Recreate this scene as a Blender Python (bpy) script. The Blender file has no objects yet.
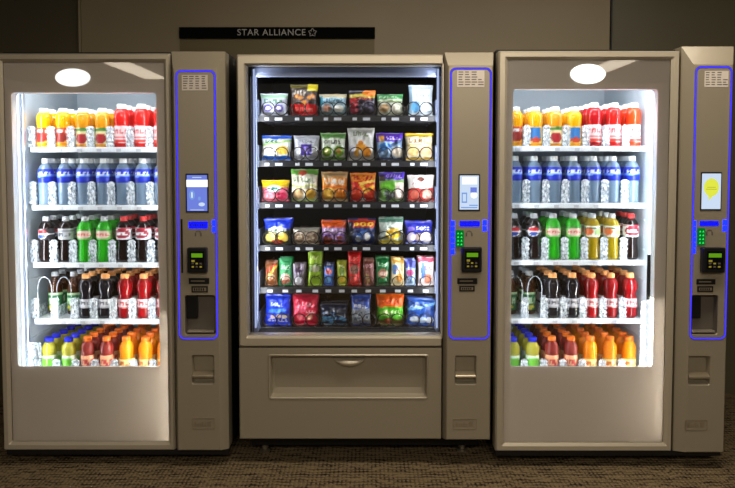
import bpy, bmesh, math, random
from mathutils import Vector, Matrix, noise
PI = math.pi
C = bpy.context.scene
COL = C.collection
random.seed(7)

# ------------------------------------------------------------------ camera
F = 673.0; CAMZ = 1.36; PITCH = math.radians(2.7)
PPX, PPY = 367.5, 165 + F*math.tan(PITCH)
cam_d = bpy.data.cameras.new('camera'); cam = bpy.data.objects.new('camera', cam_d); COL.objects.link(cam)
cam.location = (0, 0, CAMZ); cam.rotation_euler = (PI/2-PITCH, 0, 0)
cam_d.sensor_width = 36; cam_d.lens = F/735*36
cam_d.shift_y = -(244-PPY)/735
C.camera = cam
ROT = Matrix.Rotation(PI/2-PITCH, 3, 'X')
def at(px, py, Y):
    d = ROT @ Vector(((px-PPX)/F, -(py-PPY)/F, -1))
    t = Y/d.y
    return Vector((d.x*t, Y, CAMZ+d.z*t))
def ax(px, Y, py=250): return at(px, py, Y).x
def az(py, Y): return at(367.5, py, Y).z

# ------------------------------------------------------------------ materials
def lin(c):
    def f(v):
        v = v/255.0
        return v/12.92 if v <= .04045 else ((v+.055)/1.055)**2.4
    return (f(c[0]), f(c[1]), f(c[2]), 1)
def setin(b, k, v):
    if k in b.inputs: b.inputs[k].default_value = v
def mat(name, col, rough=.5, metal=0, spec=.5, coat=0, trans=0, ior=1.45, bump=0, bscale=60, vary=0, vscale=8, emit=None, estr=0):
    m = bpy.data.materials.new(name); m.use_nodes = True
    nt = m.node_tree; b = nt.nodes['Principled BSDF']
    c = lin(col)
    b.inputs['Base Color'].default_value = c
    setin(b, 'Roughness', rough); setin(b, 'Metallic', metal); setin(b, 'Specular IOR Level', spec)
    setin(b, 'Coat Weight', coat); setin(b, 'Coat Roughness', .08); setin(b, 'Transmission Weight', trans); setin(b, 'IOR', ior)
    if emit:
        b.inputs['Emission Color'].default_value = lin(emit); b.inputs['Emission Strength'].default_value = estr
    tc = nt.nodes.new('ShaderNodeTexCoord')
    if vary:
        n = nt.nodes.new('ShaderNodeTexNoise'); n.inputs['Scale'].default_value = vscale; n.inputs['Detail'].default_value = 4
        r = nt.nodes.new('ShaderNodeValToRGB')
        r.color_ramp.elements[0].position = .3; r.color_ramp.elements[1].position = .7
        r.color_ramp.elements[0].color = [x*(1-vary) for x in c[:3]]+[1]
        r.color_ramp.elements[1].color = [min(1, x*(1+vary)) for x in c[:3]]+[1]
        nt.links.new(tc.outputs['Object'], n.inputs['Vector']); nt.links.new(n.outputs['Fac'], r.inputs['Fac'])
        nt.links.new(r.outputs['Color'], b.inputs['Base Color'])
    if bump:
        n2 = nt.nodes.new('ShaderNodeTexNoise'); n2.inputs['Scale'].default_value = bscale; n2.inputs['Detail'].default_value = 3
        bp = nt.nodes.new('ShaderNodeBump'); bp.inputs['Strength'].default_value = bump; bp.inputs['Distance'].default_value = .003
        nt.links.new(tc.outputs['Object'], n2.inputs['Vector']); nt.links.new(n2.outputs['Fac'], bp.inputs['Height'])
        nt.links.new(bp.outputs['Normal'], b.inputs['Normal'])
    return m
def emat(name, col, s):
    m = bpy.data.materials.new(name); m.use_nodes = True; nt = m.node_tree
    nt.nodes.remove(nt.nodes['Principled BSDF'])
    e = nt.nodes.new('ShaderNodeEmission'); e.inputs[0].default_value = lin(col); e.inputs[1].default_value = s
    nt.links.new(e.outputs[0], nt.nodes['Material Output'].inputs[0]); return m
def glassmat(name, tint=(255,255,255), refl=1.0, ior=1.5):
    m = bpy.data.materials.new(name); m.use_nodes = True; nt = m.node_tree
    nt.nodes.remove(nt.nodes['Principled BSDF'])
    t = nt.nodes.new('ShaderNodeBsdfTransparent'); t.inputs[0].default_value = lin(tint)
    g = nt.nodes.new('ShaderNodeBsdfGlossy'); g.inputs['Roughness'].default_value = .02
    f = nt.nodes.new('ShaderNodeFresnel'); f.inputs['IOR'].default_value = ior
    mu = nt.nodes.new('ShaderNodeMath'); mu.operation = 'MULTIPLY'; mu.inputs[1].default_value = refl
    mx = nt.nodes.new('ShaderNodeMixShader')
    nt.links.new(f.outputs[0], mu.inputs[0]); nt.links.new(mu.outputs[0], mx.inputs[0])
    nt.links.new(t.outputs[0], mx.inputs[1]); nt.links.new(g.outputs[0], mx.inputs[2])
    nt.links.new(mx.outputs[0], nt.nodes['Material Output'].inputs[0]); return m
def attrmat(name, rough=.35, metal=0.0, coat=.3, bump=.3):
    m = bpy.data.materials.new(name); m.use_nodes = True; nt = m.node_tree; b = nt.nodes['Principled BSDF']
    a = nt.nodes.new('ShaderNodeAttribute'); a.attribute_name = 'print'
    nt.links.new(a.outputs['Color'], b.inputs['Base Color'])
    setin(b, 'Roughness', rough); setin(b, 'Metallic', metal); setin(b, 'Coat Weight', coat); setin(b, 'Coat Roughness', .15)
    tc = nt.nodes.new('ShaderNodeTexCoord'); n = nt.nodes.new('ShaderNodeTexNoise'); n.inputs['Scale'].default_value = 55
    bp = nt.nodes.new('ShaderNodeBump'); bp.inputs['Strength'].default_value = bump; bp.inputs['Distance'].default_value = .004
    nt.links.new(tc.outputs['Object'], n.inputs['Vector']); nt.links.new(n.outputs['Fac'], bp.inputs['Height']); nt.links.new(bp.outputs['Normal'], b.inputs['Normal'])
    return m
M = {}
M['tan'] = mat('taupe_paint', (150,139,118), .34, .2, bump=.03, bscale=400, coat=.12)
M['tan_frame'] = mat('champagne_metal', (184,172,150), .34, .35, bump=.03, bscale=300)
def panelmat():
    m = mat('translucent_champagne_panel', (245,232,216), .34, .1, bump=.02, bscale=200); nt = m.node_tree; b = nt.nodes['Principled BSDF']
    t = nt.nodes.new('ShaderNodeBsdfTranslucent'); t.inputs[0].default_value = (1,1,1,1); mx = nt.nodes.new('ShaderNodeMixShader'); mx.inputs[0].default_value = .2
    nt.links.new(b.outputs[0], mx.inputs[1]); nt.links.new(t.outputs[0], mx.inputs[2]); nt.links.new(mx.outputs[0], nt.nodes['Material Output'].inputs[0]); return m
M['panel'] = panelmat()
M['black'] = mat('black_cabinet_paint', (14,13,13), .5, bump=.05, bscale=200)
M['void'] = mat('matt_black_liner', (13,13,16), .7)
M['white_liner'] = mat('white_plastic_liner', (176,188,197), .45, bump=.03, bscale=60)
M['shelf'] = mat('white_coated_shelf', (232,238,242), .35, bump=.2, bscale=150)
def dividermat():
    m = mat('clear_ribbed_plastic', (232,240,246), .15); nt = m.node_tree; b = nt.nodes['Principled BSDF']
    t = nt.nodes.new('ShaderNodeBsdfTransparent'); t.inputs[0].default_value = (.93, .96, .98, 1); mx = nt.nodes.new('ShaderNodeMixShader')
    tc = nt.nodes.new('ShaderNodeTexCoord'); mp = nt.nodes.new('ShaderNodeMapping'); mp.inputs['Scale'].default_value = (130, 60, 60)
    n = nt.nodes.new('ShaderNodeTexNoise'); n.inputs['Scale'].default_value = 1; n.inputs['Detail'].default_value = 2
    r = nt.nodes.new('ShaderNodeMapRange'); r.inputs[1].default_value = .38; r.inputs[2].default_value = .62; r.inputs[3].default_value = .12; r.inputs[4].default_value = .9
    bp = nt.nodes.new('ShaderNodeBump'); bp.inputs['Strength'].default_value = .6; bp.inputs['Distance'].default_value = .004
    L = nt.links.new; L(tc.outputs['Object'], mp.inputs[0]); L(mp.outputs[0], n.inputs['Vector']); L(n.outputs['Fac'], r.inputs[0]); L(n.outputs['Fac'], bp.inputs['Height']); L(bp.outputs[0], b.inputs['Normal'])
    L(r.outputs[0], mx.inputs[0]); L(t.outputs[0], mx.inputs[1]); L(b.outputs[0], mx.inputs[2]); L(mx.outputs[0], nt.nodes['Material Output'].inputs[0]); return m
M['divider'] = dividermat()
M['glass'] = glassmat('door_glass', (253,253,253), 1.3)
M['acrylic'] = glassmat('clear_acrylic', (205,205,200), 1.2)
M['steel'] = mat('brushed_steel', (170,178,190), .3, .8, bump=.05, bscale=200)
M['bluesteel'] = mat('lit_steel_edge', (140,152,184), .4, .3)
M['snacktube'] = emat('snack_led_tube', (190,208,255), .9)
M['darksteel'] = mat('dark_steel_tray', (52,54,60), .4, .6)
M['wire'] = mat('coil_wire', (52,46,42), .3, .6)
M['rail'] = mat('black_price_rail', (28,29,33), .35)
M['tag'] = mat('white_price_tag', (196,200,206), .5)
M['led'] = emat('blue_led_tube', (62,52,240), 1.7)
M['ledhot'] = emat('blue_led_block', (4,14,255), 14)
M['ledblue'] = emat('blue_led_bar', (12,16,255), 2.2)
M['lens'] = emat('blue_led_glow', (46,42,150), .75)  # soft halo of the LED line put in as dim emission
M['green'] = emat('green_led_block', (8,120,40), .8)
M['greenhot'] = emat('green_led_arrow', (40,230,90), 1.3)
M['tube'] = emat('white_led_tube', (228,240,255), 2.2)
M['striplite'] = emat('warm_led_strip', (255,251,242), 330)
M['plastic'] = mat('black_plastic', (17,18,20), .3)
M['blackgloss'] = mat('black_gloss', (9,9,11), .12)
M['white'] = mat('glowing_white_badge', (255,255,255), .5, emit=(255,255,255), estr=.9)  # glow added in the material so the oval reads pure white
M['sticker'] = mat('pale_sticker', (206,194,180), .6)
M['ink'] = mat('grey_ink', (92,84,78), .6)
M['emboss'] = mat('plate_edge', (150,136,112), .3, .5)
M['scr_blue'] = emat('screen_blue', (112,130,222), 1.0)
M['scr_pale'] = emat('screen_pale', (168,200,240), 1.0)
M['scr_white'] = emat('screen_white', (255,255,255), 1.1)
M['scr_light'] = emat('screen_light', (205,222,245), 1.0)
M['scr_yellow'] = emat('screen_yellow', (226,232,70), 1.0)
M['scr_lime'] = emat('reader_lime', (120,190,30), .6)
M['scr_amber'] = emat('reader_amber', (190,170,60), .5)
M['scr_mid'] = emat('screen_mid_blue', (120,160,225), 1.0)
M['foil'] = attrmat('printed_foil', .3, .1, .35, .35)
M['paperlabel'] = attrmat('printed_label', .4, 0, .2, .05)
M['chrome'] = mat('foot_metal', (150,140,120), .3, .8)

# ------------------------------------------------------------------ mesh collector
class MB:
    def __init__(s): s.v = []; s.f = []; s.m = []; s.c = []
    def quad(s, pts, mi=0):
        b = len(s.v); s.v += [Vector(p) for p in pts]; s.f.append(tuple(range(b, b+len(pts)))); s.m.append(mi); return s
    def box(s, x0, x1, y0, y1, z0, z1, mi=0, bev=0):
        if x0 > x1: x0, x1 = x1, x0
        if y0 > y1: y0, y1 = y1, y0
        if z0 > z1: z0, z1 = z1, z0
        if bev:
            bm = bmesh.new(); bmesh.ops.create_cube(bm, size=1)
            for v in bm.verts: v.co = Vector(((x0+x1)/2+v.co.x*(x1-x0), (y0+y1)/2+v.co.y*(y1-y0), (z0+z1)/2+v.co.z*(z1-z0)))
            bmesh.ops.bevel(bm, geom=bm.edges[:], offset=bev, segments=2, affect='EDGES', profile=.5)
            s.addbm(bm, mi); return s
        b = len(s.v)
        s.v += [Vector(p) for p in ((x0,y0,z0),(x1,y0,z0),(x1,y1,z0),(x0,y1,z0),(x0,y0,z1),(x1,y0,z1),(x1,y1,z1),(x0,y1,z1))]
        for q in ((0,3,2,1),(4,5,6,7),(0,1,5,4),(1,2,6,5),(2,3,7,6),(3,0,4,7)):
            s.f.append(tuple(b+i for i in q)); s.m.append(mi)
        return s
    def addbm(s, bm, mi=0):
        b = len(s.v); bm.verts.ensure_lookup_table()
        s.v += [v.co.copy() for v in bm.verts]
        for f in bm.faces: s.f.append(tuple(b+v.index for v in f.verts)); s.m.append(mi)
        bm.free()
    def loops(s, rings, mi=0, close=True, cap0=False, cap1=False):
        b = len(s.v); n = len(rings[0])
        for r in rings: s.v += [Vector(p) for p in r]
        for i in range(len(rings)-1):
            for j in range(n if close else n-1):
                k = (j+1) % n
                s.f.append((b+i*n+j, b+i*n+k, b+(i+1)*n+k, b+(i+1)*n+j)); s.m.append(mi)
        if cap0: s.f.append(tuple(b+j for j in reversed(range(n)))); s.m.append(mi)
        if cap1: s.f.append(tuple(b+(len(rings)-1)*n+j for j in range(n))); s.m.append(mi)
        return s
    def tube(s, pts, r, n=6, mi=0, closed=False):
        rings = []; L = len(pts); pts = [Vector(p) for p in pts]
        up = Vector((0,1,0.01)).normalized()
        for i, p in enumerate(pts):
            if closed: t = pts[(i+1) % L]-pts[i-1]
            else: t = pts[min(i+1, L-1)]-pts[max(i-1, 0)]
            t.normalize()
            a = t.cross(up)
            if a.length < 1e-3: a = t.cross(Vector((1,0,0)))
            a.normalize(); bb = t.cross(a)
            rings.append([p+a*(r*math.cos(2*PI*k/n))+bb*(r*math.sin(2*PI*k/n)) for k in range(n)])
        if closed: rings.append(rings[0])
        s.loops(rings, mi, cap0=not closed, cap1=not closed); return s
    def lathe(s, prof, n=20, c=(0,0,0), mi=0, capb=True, capt=True):
        rings = [[(c[0]+r*math.cos(2*PI*k/n), c[1]+r*math.sin(2*PI*k/n), c[2]+z) for k in range(n)] for r, z in prof]
        s.loops(rings, mi, cap0=capb, cap1=capt); return s
    def build(s, name, mats, parent=None, smooth=False, org=None, props=None):
        me = bpy.data.meshes.new(name)
        if org is None: org = Vector(parent['org']) if parent is not None and 'org' in parent else Vector((0,0,0))
        me.from_pydata([v-Vector(org) for v in s.v], [], s.f)
        if not isinstance(mats, (list, tuple)): mats = [mats]
        for m in mats: me.materials.append(m)
        for p, mi in zip(me.polygons, s.m): p.material_index = mi; p.use_smooth = smooth
        if s.c:
            at_ = me.color_attributes.new('print', 'FLOAT_COLOR', 'POINT')
            for i, c in enumerate(s.c): at_.data[i].color = c
        me.update()
        o = bpy.data.objects.new(name, me); COL.objects.link(o)
        if parent is not None:
            o.parent = parent; o['org'] = list(org)
        else: o.location = org
        return o
def thing(name, label, cat, loc, group=None):
    o = bpy.data.objects.new(name, None); COL.objects.link(o); o.location = loc; o.empty_display_size = .05
    o['label'] = label; o['category'] = cat; o['org'] = list(loc)
    if group: o['group'] = group
    return o
def struct(o): o['kind'] = 'structure'; return o
def rr(x0, x1, z0, z1, r, Y, n=5):
    pts = []
    for cx, cz, a0 in ((x1-r, z1-r, 0), (x0+r, z1-r, 90), (x0+r, z0+r, 180), (x1-r, z0+r, 270)):
        for k in range(n+1):
            a = math.radians(a0+90*k/n); pts.append((cx+r*math.cos(a), Y, cz+r*math.sin(a)))
    return pts
def ringplate(m, o, i, ro, ri, y0, y1, mi=0):   # rectangular plate with a rounded opening, thickness y0..y1
    A0 = rr(*o, ro, y0); B0 = rr(*i, ri, y0); A1 = rr(*o, ro, y1); B1 = rr(*i, ri, y1)
    m.loops([A0, B0, B1, A1, A0], mi)
def area(name, loc, rot, sx, sy, power, col=(1,1,1), spread=180):
    l = bpy.data.lights.new(name, 'AREA'); l.shape = 'RECTANGLE'; l.size = sx; l.size_y = sy; l.energy = power; l.color = col
    l.spread = math.radians(spread)
    o = bpy.data.objects.new(name, l); COL.objects.link(o); o.location = loc; o.rotation_euler = rot; return o

# ------------------------------------------------------------------ room
WY = 3.95
def build_room():
    # carpet
    m = bpy.data.materials.new('brown_loop_carpet'); m.use_nodes = True; nt = m.node_tree; b = nt.nodes['Principled BSDF']
    b.inputs['Roughness'].default_value = .95; setin(b, 'Specular IOR Level', .1)
    tc = nt.nodes.new('ShaderNodeTexCoord')
    mp = nt.nodes.new('ShaderNodeMapping'); mp.inputs['Scale'].default_value = (.8, 2.2, 1)
    n1 = nt.nodes.new('ShaderNodeTexNoise'); n1.inputs['Scale'].default_value = 12; n1.inputs['Detail'].default_value = 5
    w = nt.nodes.new('ShaderNodeTexWave'); w.wave_type = 'BANDS'; w.bands_direction = 'Y'; w.inputs['Scale'].default_value = 9; w.inputs['Distortion'].default_value = 14; w.inputs['Detail'].default_value = 3
    def wv(d, sc):
        q = nt.nodes.new('ShaderNodeTexWave'); q.wave_type = 'BANDS'; q.bands_direction = d; q.inputs['Scale'].default_value = sc; q.inputs['Distortion'].default_value = 2.2; q.inputs['Detail'].default_value = 2; q.inputs['Detail Scale'].default_value = 2.5
        nt.links.new(tc.outputs['Object'], q.inputs['Vector']); return q
    wx, wy = wv('X', 17), wv('Y', 13)
    n2 = nt.nodes.new('ShaderNodeMath'); n2.operation = 'MULTIPLY'; nt.links.new(wx.outputs['Fac'], n2.inputs[0]); nt.links.new(wy.outputs['Fac'], n2.inputs[1])
    mx = nt.nodes.new('ShaderNodeMath'); mx.operation = 'ADD'
    mx2 = nt.nodes.new('ShaderNodeMath'); mx2.operation = 'MULTIPLY_ADD'; mx2.inputs[1].default_value = .3
    ramp = nt.nodes.new('ShaderNodeValToRGB')
    ramp.color_ramp.elements[0].position = .42; ramp.color_ramp.elements[0].color = lin((26,21,15))
    ramp.color_ramp.elements[1].position = 1.5/1.6; ramp.color_ramp.elements[1].color = lin((122,104,76))
    L = nt.links.new
    L(tc.outputs['Object'], mp.inputs[0]); L(mp.outputs[0], n1.inputs['Vector']); L(tc.outputs['Object'], w.inputs['Vector']); pass
    L(w.outputs['Fac'], mx2.inputs[0]); L(n1.outputs['Fac'], mx2.inputs[2])
    L(mx2.outputs[0], mx.inputs[0]); mul = nt.nodes.new('ShaderNodeMath'); mul.operation = 'MULTIPLY'; mul.inputs[1].default_value = .75
    L(n2.outputs[0], mul.inputs[0]); L(mul.outputs[0], mx.inputs[1])
    L(mx.outputs[0], ramp.inputs[0]); L(ramp.outputs[0], b.inputs['Base Color'])
    bp = nt.nodes.new('ShaderNodeBump'); bp.inputs['Strength'].default_value = .8; bp.inputs['Distance'].default_value = .006
    L(n2.outputs[0], bp.inputs['Height']); L(bp.outputs[0], b.inputs['Normal'])
    fl = MB().box(-6, 6, -6, WY, -.05, 0).build('floor', m); struct(fl)
    wallm = mat('tan_wall_panel', (128,114,88), .55, bump=.05, bscale=30, vary=.05, vscale=2)
    darkm = mat('olive_wall_panel', (84,78,58), .45, bump=.05, bscale=30, vary=.06, vscale=2)
    leftm = mat('dark_bronze_panel', (96,88,70), .28, .5, bump=.1, bscale=12)
    seam = mat('pale_metal_seam', (150,138,112), .4, .4)
    xa, xb = ax(81, WY-.04, 30), ax(610, WY-.04, 30)
    struct(MB().box(-6, 6, WY, WY+.1, 0, 2.8).build('wall_back', darkm))
    struct(MB().box(xa, xb, WY-.04, WY, 0, 2.8, bev=.004).build('trim_1', wallm))
    struct(MB().box(xa-.012, xa, WY-.045, WY, 0, 2.8).build('trim_2', seam))
    struct(MB().box(-6, xa-.012, WY-.008, WY, 0, 2.8).build('trim_3', leftm))
    struct(MB().box(xb+.012, xb+.02, WY-.02, WY, 0, 2.8).build('trim_4', M['black']))
    struct(MB().box(-6, 6, -6, WY, 2.8, 2.9).build('ceiling', mat('grey_ceiling', (96,90,80), .8)))
    # sign
    Ys = WY-.055
    x0, x1, zt, zb = ax(179, Ys, 33), ax(375, Ys, 33), az(27, Ys), az(38.3, Ys)
    t = thing('wall_sign', 'black wall sign strip with grey lettering above a clear panel, behind the middle vending machine', 'sign', ((x0+x1)/2, WY-.04, zb))
    MB().box(x0, x1, Ys, WY-.041, zb, zt, bev=.002).build('header_strip', mat('sign_black', (6,6,6), .8, spec=.05), t)
    MB().box(x0+.003, x1-.003, Ys+.004, Ys+.010, zb-.5, zb-.001).build('clear_panel', glassmat('sign_acrylic', (244,244,240), .5), t)
    lm = mat('sign_letter_grey', (158,154,148), .5)
    cu = bpy.data.curves.new('lettering', 'FONT'); cu.body = 'STAR ALLIANCE'; cu.size = .047; cu.extrude = .0012; cu.align_x = 'LEFT'; cu.align_y = 'CENTER'; cu.space_character = 1.1
    tmp = bpy.data.objects.new('lettering', cu); COL.objects.link(tmp)
    bpy.context.view_layer.update()
    me = bpy.data.meshes.new_from_object(tmp.evaluated_get(bpy.context.evaluated_depsgraph_get()))
    COL.objects.unlink(tmp); bpy.data.objects.remove(tmp)
    xs = [v.co.x for v in me.vertices]; lx0, lx1 = ax(237.5, Ys, 33), ax(305.5, Ys, 33)
    s = (lx1-lx0)/(max(xs)-min(xs)); org = Vector(t['org'])
    zc = (zt+zb)/2
    for v in me.vertices:
        v.co = Vector((lx0+(v.co.x-min(xs))*s, Ys-.0015-v.co.z, zc+v.co.y*s))-org
    me.materials.append(lm)
    lo = bpy.data.objects.new('lettering', me); COL.objects.link(lo); lo.parent = t
    # small five-pointed emblem made of five outlined kites
    e = MB(); cx, cz, R = ax(312.5, Ys, 33), zc, .024
    for k in range(5):
        a = PI/2+k*2*PI/5
        tip = Vector((math.cos(a), 0, math.sin(a)))*R
        l = Vector((math.cos(a+.63), 0, math.sin(a+.63)))*R*.62; r_ = Vector((math.cos(a-.63), 0, math.sin(a-.63)))*R*.62
        o = Vector((cx, Ys-.002, cz))
        e.tube([o+l, o+tip, o+r_], .0024, 5)
        ring = Vector((math.cos(a+.63), 0, math.sin(a+.63)))*R*.62
        e.tube([o+l, o+l*.55], .0014, 4)
    e.build('star_emblem', lm, t)
    return t
build_room()

# ------------------------------------------------------------------ printed artwork
def hsh(*a):
    v = math.sin(sum((i+1)*12.9898*x for i, x in enumerate(a))*1.0)*43758.5453
    return v-math.floor(v)
def paint(u, v, spec, seed=0):
    """spec: list of printed shapes in pack coordinates, later ones on top"""
    c = spec[0]
    for s in spec[1:]:
        k = s[0]
        if k == 'band':
            e = .015*math.sin(u*9+seed)
            if s[1]+e <= v <= s[2]+e: c = s[3]
        elif k == 'ell':
            if ((u-s[1])/s[3])**2+((v-s[2])/s[4])**2 < 1: c = s[5]
        elif k == 'diag':
            d = v-(s[1]+s[2]*u)
            if 0 < d < s[3]: c = s[4]
        elif k == 'rect':
            if s[1] <= u <= s[2] and s[3] <= v <= s[4]: c = s[5]
        elif k == 'letters':   # row of illegible brush-like strokes
            u0, u1, v0, v1, col = s[1:6]
            if u0 < u < u1 and v0 < v+.05*(u-.5) < v1:
                q = (u-u0)/(u1-u0)*s[6]
                ph = q-math.floor(q); vv = (v+.05*(u-.5)-v0)/(v1-v0); kk = int(q)
                a1, a2, a3 = hsh(kk, seed, 3), hsh(kk, seed, 5), hsh(kk, seed, 9)
                if a1 < .35: rr_ = ((ph-.42)/.42)**2+((vv-.5)/.5)**2; on = .35 < rr_ < 1
                elif a1 < .6: on = ph < .3 or (ph < .8 and vv < .3) 
                elif a1 < .8: on = abs(ph-.4-(.5-vv)*.5*(1 if a2 > .5 else -1)) < .18 or (a3 > .5 and abs(vv-.5) < .16 and ph < .8)
                else: on = ph < .28 or .55 < ph < .8 or (abs(vv-a2) < .2 and ph < .8)
                if on: c = col
        elif k == 'chips':     # pictured food pieces
            n, col, col2 = s[5], s[6], s[7]
            for i in range(n):
                cu = s[1]+(s[2]-s[1])*hsh(i, seed, 1); cv = s[3]+(s[4]-s[3])*hsh(i, seed, 2)
                d = ((u-cu)/.11)**2+((v-cv)/.08)**2
                if d < 1: c = col if d < .55 else col2
    return c

def bag_mesh(w, h, T, spec, seed, nu=26, nv=34, crimp=.07, boxy=0):
    m = MB()
    def pt(i, j, side):
        u = i/nu; v = j/nv
        a = abs(2*u-1); b = abs(2*v-1)
        pu = max(0, 1-a**(2.6+boxy*3)); cv = 1-2*crimp
        vb = min(1, abs(v-.5)*2/cv)
        pv = max(0, 1-vb**(3+boxy*4))
        t = T*(pu**.6)*(pv**.55)
        wr = noise.noise(Vector((u*5+seed*3.1, v*5, seed*1.7+side)))*.16+noise.noise(Vector((u*11, v*9+seed, seed*2.3+side)))*.09
        edge = min(1, (1-a)*5)*min(1, (1-vb)*6+.0)
        t *= 1+wr*3.0*edge
        if b > cv: t = .0012+.0012*(.5+.5*math.sin(i*PI/1.0))
        nar = 1-.07*(1-vb**2)*(a)
        x = (u-.5)*w*nar; z = v*h+ (.006*h*math.sin(u*17+seed) if j in (0, nv) else 0)
        lean = .010*noise.noise(Vector((u*2, v*2, seed*5)))
        return Vector((x, (-t if side == 0 else t)+lean, max(z, 0)))
    idx = {}
    for side in (0, 1):
        for j in range(nv+1):
            for i in range(nu+1):
                if side == 1 and (i in (0, nu)): idx[side, i, j] = idx[0, i, j]; continue
                idx[side, i, j] = len(m.v); m.v.append(pt(i, j, side))
                m.c.append(lin(paint(i/nu, j/nv, spec, seed)) if side == 0 else lin(spec[0]))
    for side in (0, 1):
        for j in range(nv):
            for i in range(nu):
                q = (idx[side,i,j], idx[side,i+1,j], idx[side,i+1,j+1], idx[side,i,j+1])
                if side: q = q[::-1]
                if len(set(q)) < 3: continue
                m.f.append(q); m.m.append(0)
    return m

# ------------------------------------------------------------------ shared machine pieces
def pod(t, s, Y, Yp):
    """control column: bevelled taupe column with LED outline, screen, reader and slots"""
    X = lambda p: ax(p, Y); XP = lambda p: ax(p, Yp)
    Z = lambda p: az(p, Y); ZP = lambda p: az(p, Yp)
    ox0, ox1, oz0, oz1 = X(s['x0']), X(s['x1']), Z(s['yb']), Z(s['yt'])
    ix0, ix1, iz0, iz1 = XP(s['i0']), XP(s['i1']), oz0+.012, ZP(s['it'])
    m = MB()
    outer = [(ox0, Y, oz0), (ox1, Y, oz0), (ox1, Y, oz1), (ox0, Y, oz1)]
    m.loops([[(x, Y+.08, z) for x, _, z in outer], outer], 0)
    ym = Yp+.004
    mid = [(ix0-.004, ym, iz0-.004), (ix1+.004, ym, iz0-.004), (ix1+.004, ym, iz1+.004), (ix0-.004, ym, iz1+.004)]
    inner = [(ix0, Yp, iz0), (ix1, Yp, iz0), (ix1, Yp, iz1), (ix0, Yp, iz1)]
    m.loops([outer, mid, inner], 0)
    holes = []
    if s.get('bin'): holes.append((XP(s['bin'][0]), XP(s['bin'][1]), ZP(s['bin'][3]), ZP(s['bin'][2]), .012, .13))
    c = s['coin']; holes.append((XP(c[0]), XP(c[1]), ZP(c[3]), ZP(c[2]), .008, .03))
    holes.sort(key=lambda h: -h[3])
    ztop = iz1
    for (hx0, hx1, hz0, hz1, r, dep) in holes:
        zt = hz1+.012; zb = hz0-.012
        m.quad([(ix0, Yp, zt), (ix1, Yp, zt), (ix1, Yp, ztop), (ix0, Yp, ztop)])
        hl = rr(hx0, hx1, hz0, hz1, r, Yp)
        m.loops([rr(ix0, ix1, zb, zt, .0001, Yp), hl, rr(hx0+.002, hx1-.002, hz0+.002, hz1-.002, r, Yp+.004)], 0)
        ztop = zb
    m.quad([(ix0, Yp, iz0), (ix1, Yp, iz0), (ix1, Yp, ztop), (ix0, Yp, ztop)])
    cp = m.build('control_panel', M['tan'], t)
    # led outline
    lz0, lz1 = ZP(s['led'][3]), ZP(s['led'][2]); lx0, lx1 = XP(s['led'][0]), XP(s['led'][1])
    MB().tube(rr(lx0, lx1, lz0, lz1, .022, Yp-.001, 6), .0026, 6, 0, True).build('led_outline', M['led'], cp)
    ln = MB(); q0, q1, q2, q3 = lx0, lx1, lz0, lz1
    ln.loops([rr(q0-.0045, q1+.0045, q2-.0045, q3+.0045, .026, Yp-.0004, 6), rr(q0+.0045, q1-.0045, q2+.0045, q3-.0045, .018, Yp-.0004, 6)])
    ln.build('led_glow_band', M['lens'], cp)  # added flat band imitating the haze of light around the outline
    f = lambda d, e=0: (XP(d[0]), XP(d[1]), Yp-e, Yp+.002, ZP(d[3]), ZP(d[2]))
    if s.get('bin'):
        hx0, hx1, hz0, hz1 = holes[0][:4]
        b = MB().loops([rr(hx0+.002, hx1-.002, hz0+.002, hz1-.002, .012, Yp+.004), rr(hx0+.004, hx1-.004, hz0+.006, hz1-.004, .012, Yp+.036)], cap1=True)
        b.build('delivery_bin', mat('bin_liner', (92,84,74), .45, bump=.1, bscale=20), cp)
        MB().box(hx0+.004, hx0+.055, Yp+.018, Yp+.03, hz0+.07, hz1-.006, bev=.003).build('bin_flap', M['plastic'], cp)
        MB().box(hx0+.010, hx1-.010, Yp+.004, Yp+.034, hz0+.008, hz0+.018, bev=.003).build('bin_lip', mat('bin_lip_steel', (170,160,142), .3, .6), cp)
    hx0, hx1, hz0, hz1 = holes[-1][:4]
    k = MB().loops([rr(hx0+.002, hx1-.002, hz0+.002, hz1-.002, .008, Yp+.004), rr(hx0+.006, hx1-.006, hz0+.012, hz1-.008, .006, Yp+.030)], cap1=True)
    k.build('coin_return_cup', M['tan'], cp)
    zc = hz0+(hz1-hz0)*.42
    fm = MB(); pr = []
    for i in range(7):
        a = i/6; pr.append([(hx0+.004, Yp+.028-.03*math.sin(a*PI/2), zc-a*.018), (hx1-.004, Yp+.028-.03*math.sin(a*PI/2), zc-a*.018)])
    fm.loops(pr, 0, close=False); fm.box(hx0+.004, hx1-.004, Yp-.002, Yp+.006, zc-.024, zc-.018)
    fm.build('coin_flap', M['emboss'], cp)
    # sticker with printed lines
    d = s['sticker']; x0, x1, ya, yb, z0, z1 = f(d, .0012)
    st = MB().box(x0, x1, ya, yb, z0, z1)
    for r in range(6):
        zz = z1-(r+.8)*(z1-z0)/6.6; 
        for q in range(4):
            a = x0+(x1-x0)*(.05+q*.24); w = (x1-x0)*(.12+.09*hsh(r, q, x0))
            if s.get('qr') and r < 3 and q == 3: continue
            st.box(a, a+w, ya-.0006, ya, zz, zz+.004, 1)
    st.build('info_sticker', [M['sticker'], M['ink']], cp)
    # screen
    x0, x1, ya, yb, z0, z1 = f(s['screen'], .003)
    sc = MB().box(x0, x1, ya, yb, z0, z1, 0, .002); b = .005
    W, H = x1-x0, z1-z0
    def R(a0, a1, b0, b1, mi, e=.0005): sc.box(x0+W*a0, x0+W*a1, ya-e, ya, z0+H*b0, z0+H*b1, mi)
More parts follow.
